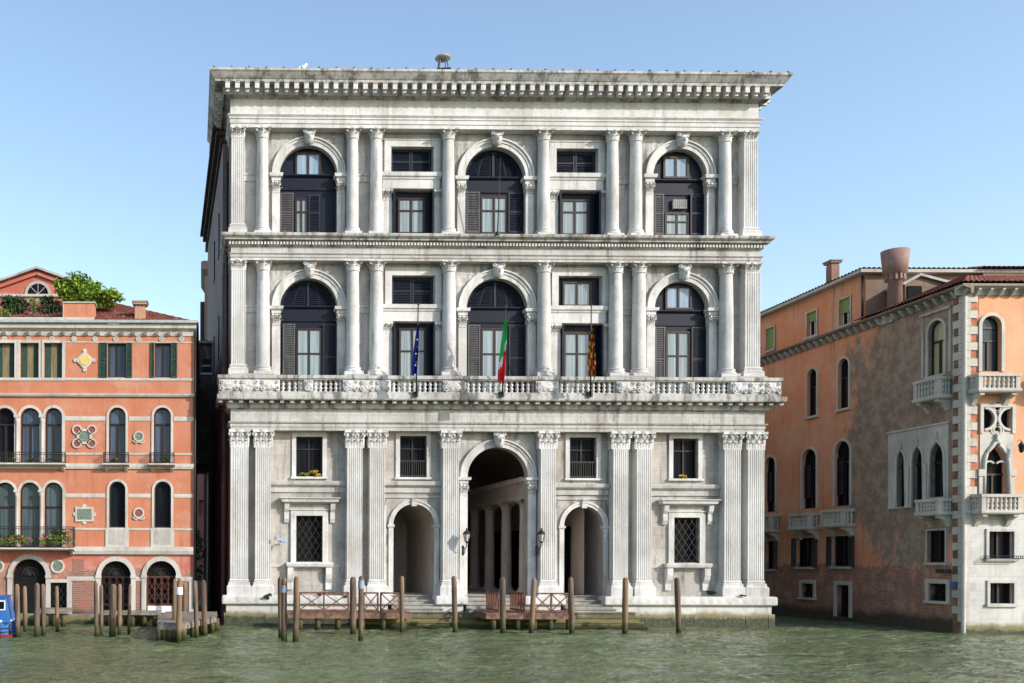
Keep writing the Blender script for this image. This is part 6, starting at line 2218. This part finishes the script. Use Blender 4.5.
# blue boat at the left edge
bt = thing("blue_boat", "bright blue work boat with a slanted cabin moored at the left edge", "boat", (wpt(5, 640, -7.0).x, -7.2, 0), 0)
L_ = 2.6
m = MB(); st = []
for i in range(11):
    f = i / 10; x = -5.6 + 6.2 * f
    w = 1.0 * (1 - max(0, (f - .72) / .28) ** 2 * .9)
    st.append([(x, -w, .55 + .10 * f * f), (x, -w * .93, .25), (x, -w * .6, -.25), (x, w * .6, -.25), (x, w * .93, .25), (x, w, .55 + .10 * f * f)])
vs = [p for s_ in st for p in s_]; fs = []
for i in range(10):
    for k in range(5): a = i * 6 + k; fs.append((a, a + 6, a + 7, a + 1))
    fs.append((i * 6 + 5, i * 6 + 11, i * 6 + 6, i * 6))
fs.append((0, 1, 2, 3, 4, 5)); fs.append(tuple(reversed(range(60, 66))))
m.add(vs, fs); m.build("hull", BLUEBOAT, bt)
m = MB()
for sy in (-1, 1): m.tube([(p[0][0], sy * abs(p[0][1]) * 1.01, p[0][2] + .02) for p in st], .045, 6)
m.build("gunwale", WHITE, bt)
m = MB()
m.prism_xz([(-2.9, .6), (.36, .6), (.14, 1.60), (-2.7, 1.60)], -.62, .62); cb = m.build("cabin", BLUEBOAT, bt)
m = MB(); m.box(-2.8, .20, -.68, .68, 1.602, 1.65); m.build("cabin_roof", BLUEBOAT, cb)
for (a_, c_) in ((-.10, .14), (-.75, -.30), (-1.5, -.95)):
    m = MB(); m.box(a_ - .04, c_ + .04, -.645, -.615, 1.09, 1.47); w_ = m.build("window_frame", WHITE, cb)
    m = MB(); m.box(a_, c_, -.652, -.64, 1.13, 1.43); m.build("cabin_window", PANE_D, w_)
for k in range(8):
    x_ = .45 - k * .42
    m = MB(); m.tube([(x_, -1.06, .56), (x_, -1.04, .16)], .05, 6); m.build("fender", IRON, bt)
m = MB(); m.tube([(p[0][0], p[0][1] * 1.02, .36) for p in st], .02, 5); m.tube([(p[0][0], p[0][1] * 1.0, .22) for p in st], .02, 5); m.build("rubbing_strake", IRON, bt)
m = MB(); m.tube([(p[1][0], p[1][1] * .985, .06) for p in st], .07, 6); m.build("boot_stripe", MAROON, bt)
m = MB(); m.prism_xz([(-.9, .66), (-.1, .66), (-.5, 1.02)], -.86, -.80); m.build("folded_tarp", WHITE, bt)

# flags
def flag(label, px_b, py_b, px_t, py_t, out, stripes, cloth_px, sway, group, emblem=None):
    b = P.W @ Vector((P.X(px_b, py_b, -1.28), -1.28, P.Z(py_b, px_b, -1.28)))
    yt = b.y - out
    tp_ = wpt(px_t, py_t, yt)
    root = thing("flag", label, "flag", b, 0, group)
    d = tp_ - b
    m = MB(); m.tube([(0, 0, -.1), d], .038, 6, .026); m.lathe([(.02, d.z - .02), (.06, d.z + .03), (.02, d.z + .12)], d.x, d.y, 8); m.build("pole", IRON, root)
    m = MB(); m.box(-.10, .10, -.02, .22, -.12, .12); m.build("pole_socket", IRON, root)
    # cloth hanging in folds: hoist edge along the pole, fly falling by its own weight
    nu, nv = 14, 26
    vs, fs, mi = [], [], []
    (f0, f1, wpx) = cloth_px
    hoist = (f1 - f0)
    for j in range(nv + 1):
        v = j / nv
        for i in range(nu + 1):
            u = i / nu
            top = d * f1
            p = top + Vector((0, 0, -v * hoist * d.length * (1.0 + .06 * math.sin(u * 7))))
            wid = wpx * (.25 + .95 * v ** .8) * (1 - .25 * max(0, v - .8) / .2)
            fold = math.sin(u * 11 + v * 2.2) * .12 * (.4 + v) + .06 * math.sin(u * 23 + v * 4)
            p += Vector((sway * v * .28 + (u - .5) * wid, fold - .05, -.30 * u * v))
            # the hoist edge follows the pole
            vs.append(p)
    for j in range(nv):
        for i in range(nu):
            a = j * (nu + 1) + i; fs.append((a, a + 1, a + nu + 2, a + nu + 1)); mi.append(stripes(i / nu, j / nv))
    m = MB(); m.sm = True
    for f_, k_ in zip(fs, mi): pass
    m.v = [Vector(p) for p in vs]; m.f = [list(f_) for f_ in fs]; m.mi = mi; m.smooth = set(range(len(fs)))
    c = m.build("cloth", CL, root)
    return root, c, vs, nu
gf = "flags on the palace balcony"
CL = [FBLUE, GOLD]
root, c, vs, nu = flag("blue flag with yellow stars hanging limp left of the great window", 416, 394, 418.3, 305, 1.1, lambda u, v: 0, (.24, .78, .20), -.6, gf)
m = MB()
for (iu, jv) in ((5, 8), (9, 12), (4, 15), (8, 17), (10, 20), (5, 21), (7, 23)):
    p = vs[jv * (nu + 1) + iu]
    pts = []
    for k in range(10):
        a = PI / 2 + 2 * PI * k / 10; rr_ = .05 if k % 2 == 0 else .021
        pts.append((p.x + rr_ * math.cos(a), p.z + rr_ * math.sin(a)))
    m.prism_xz(pts, p.y - .11, p.y - .09)
m.build("star", GOLD, c)
CL = [FGREEN, FWHITE, FRED]
flag("green, white and red flag hanging in the centre of the balcony", 502, 394, 505.6, 308, 1.1, lambda u, v: (0 if v + u * .4 < .66 else (1 if v + u * .4 < .78 else 2)), (.16, .86, .25), -.7, gf)
CL = [MAROON, GOLD]
flag("maroon and gold flag hanging right of the great window", 590.5, 394, 591.3, 306, 1.1, lambda u, v: 1 if (math.sin(u * 19 + v * 17) + math.sin(v * 31 - u * 9)) > .55 else 0, (.24, .74, .28), .1, gf)
b = P.W @ Vector((P.X(497.5, 234, -1.0), -1.0, Z_3F - .1)); tp_ = wpt(500.3, 158, b.y - .5)
fp = thing("bare_flagpole", "thin bare flagpole standing on the upper cornice before the top centre window", "flagpole", b)
m = MB(); m.tube([(0, 0, 0), tp_ - b], .028, 6, .016); m.build("pole", IRON, fp); m = MB(); m.lathe([(.09, 0), (.09, .08), (.04, .14)], n=8); m.build("pole_socket", IRON, fp)

# lanterns on the great arch
def lantern(px, label):
    y = -.95
    x, z = P.pt(px, 537, y)
    t = thing("wall_lantern", label, "lantern", P.W @ Vector((x, y, z)), 0, "lanterns beside the great arch")
    t.scale = (.78, .78, .78)
    m = MB(); m.lathe([(.10, -.26), (.20, .16)], n=6); m.build("lamp_glass", BULB, t)
    m = MB()
    m.lathe([(.26, .17), (.24, .20), (.13, .36), (.05, .40), (.05, .46), (.02, .56)], n=6); m.lathe([(.03, -.38), (.11, -.30), (.11, -.262)], n=6)
    for k in range(6):
        a = 2 * PI * k / 6; ca, sa = math.cos(a), math.sin(a)
        m.tube([(.105 * ca, .105 * sa, -.27), (.205 * ca, .205 * sa, .17)], .015, 4)
    m.build("lamp_frame", IRON, t)
    m = MB(); m.tube([(0, 0, -.36), (0, .1, -.62), (0, .35, -.72), (0, .80, -.58)], .03, 6); m.tube([(0, .30, -.71), (0, .45, -.95), (0, .80, -.98)], .022, 5); m.box(-.07, .07, .78, .84, -1.1, -.5)
    m.build("bracket", IRON, t)
lantern(466.7, "glass lantern on an iron bracket at the left jamb of the great arch")
lantern(541.5, "glass lantern on an iron bracket by the pilaster right of the great arch")
# CCTV on the left bay
x, z = P.pt(280.5, 541.5, -.62)
t = thing("security_camera", "pale blue-grey security camera on the white palace wall left of the barred window", "camera", P.W @ Vector((x, -.62, z)), rad(18))
m = MB(); m.prism_xz([(-.28, .10), (.26, -.06), (.30, .05), (-.26, .22)], -.09, .09); m.build("housing", simple("blue grey camera casing", (.22, .33, .45), .4), t)
m = MB(); m.tube([(.0, 0, .02), (-.02, .05, -.14), (-.05, .60, -.16)], .035, 6); m.build("bracket", GREY_METAL, t)
# dome antenna and gull on the roof
b = wpt(442.8, 65.0, 1.5)
t = thing("dome_antenna", "small dome antenna on a four-legged frame on the palace roof", "antenna", b)
m = MB(); m.lathe([(.02, .20), (.14, .20), (.18, .26), (.36, .29), (.39, .34), (.33, .41), (.18, .46), (.02, .48)], n=16); m.build("dome", simple("pale antenna plastic", (.30, .29, .24), .5), t)
for sx in (-1, 1):
    for sy in (-1, 1):
        m = MB(); m.tube([(sx * .26, sy * .26, -.6), (sx * .16, sy * .16, .20)], .03, 5); m.build("leg", IRON, t)
m = MB(); m.box(-.34, .34, -.30, .30, -.30, -.27); m.build("base_plate", IRON, t)
b = wpt(303.2, 69.5, -1.0)
t = thing("seagull", "white seagull perched on the palace cornice", "bird", (b.x, b.y, Z_3T + .02), rad(20))
m = MB(); vs, fs = [], []
spine = [(-.30, .14, .015), (-.20, .17, .06), (-.08, .22, .095), (.05, .28, .09), (.11, .35, .055), (.13, .40, .05), (.17, .425, .048), (.205, .42, .025), (.25, .405, .008)]
m.tube([(x_, 0, z_) for x_, z_, _ in spine], .05, 8)
for i, (_, _, r_) in enumerate(spine):
    for k in range(8):
        c_ = Vector((spine[i][0], 0, spine[i][1])); p = m.v[i * 8 + k]; m.v[i * 8 + k] = c_ + (p - c_).normalized() * r_ if r_ > .0 else p
m.build("body", GULLM, t)
for s in (-1, 1):
    m = MB(); m.tube([(-.02, s * .04, .15), (-.02, s * .04, 0)], .010, 4); m.build("leg", FLOW_Y, t)
# window boxes and weeds
def pl_at(px, py, y, name, label, cat, r, n, size, mat, extra=None):
    x, z = P.pt(px, py, y); plant(name, label, cat, P.W @ Vector((x, y, z)), r, n, size, mat, False, None, extra)
pl_at(303.5, 477, -.1, "flower_box", "flower box of green leaves at the left end of the upper left palace window", "planter", (.30, .12, .11), 200, .05, LEAF_Y)
pl_at(316, 477, -.1, "flower_box", "golden yellow flower box at the right end of the upper left palace window", "planter", (.36, .14, .16), 320, .05, FLOW_Y)
pl_at(684.5, 479, -.1, "flower_box", "low mound of yellow flowers in the upper right palace window", "planter", (.32, .14, .11), 280, .05, FLOW_Y)
pl_at(267.6, 600, -.86, "weed_tuft", "round green weed tuft hanging on the left plinth of the palace", "weed", (.22, .14, .17), 240, .05, LEAF_D)
pl_at(321, 595, -.8, "weed_tuft", "weed tuft on the plinth edge below the left barred window", "weed", (.26, .15, .10), 220, .05, LEAF_D)
pl_at(347, 600, -.86, "weed_tuft", "narrow weed on the plinth beside the dark post left of the small arch", "weed", (.12, .1, .22), 140, .05, LEAF_D)
pl_at(713.5, 594.5, -.7, "weed_tuft", "broad dark weed mat on the plinth left of the last pilaster pair", "weed", (.40, .15, .10), 320, .05, LEAF_D)
pl_at(742, 597, -.86, "weed_tuft", "small thin weed on the plinth ledge at the right palace corner", "weed", (.22, .1, .06), 120, .05, LEAF_D)
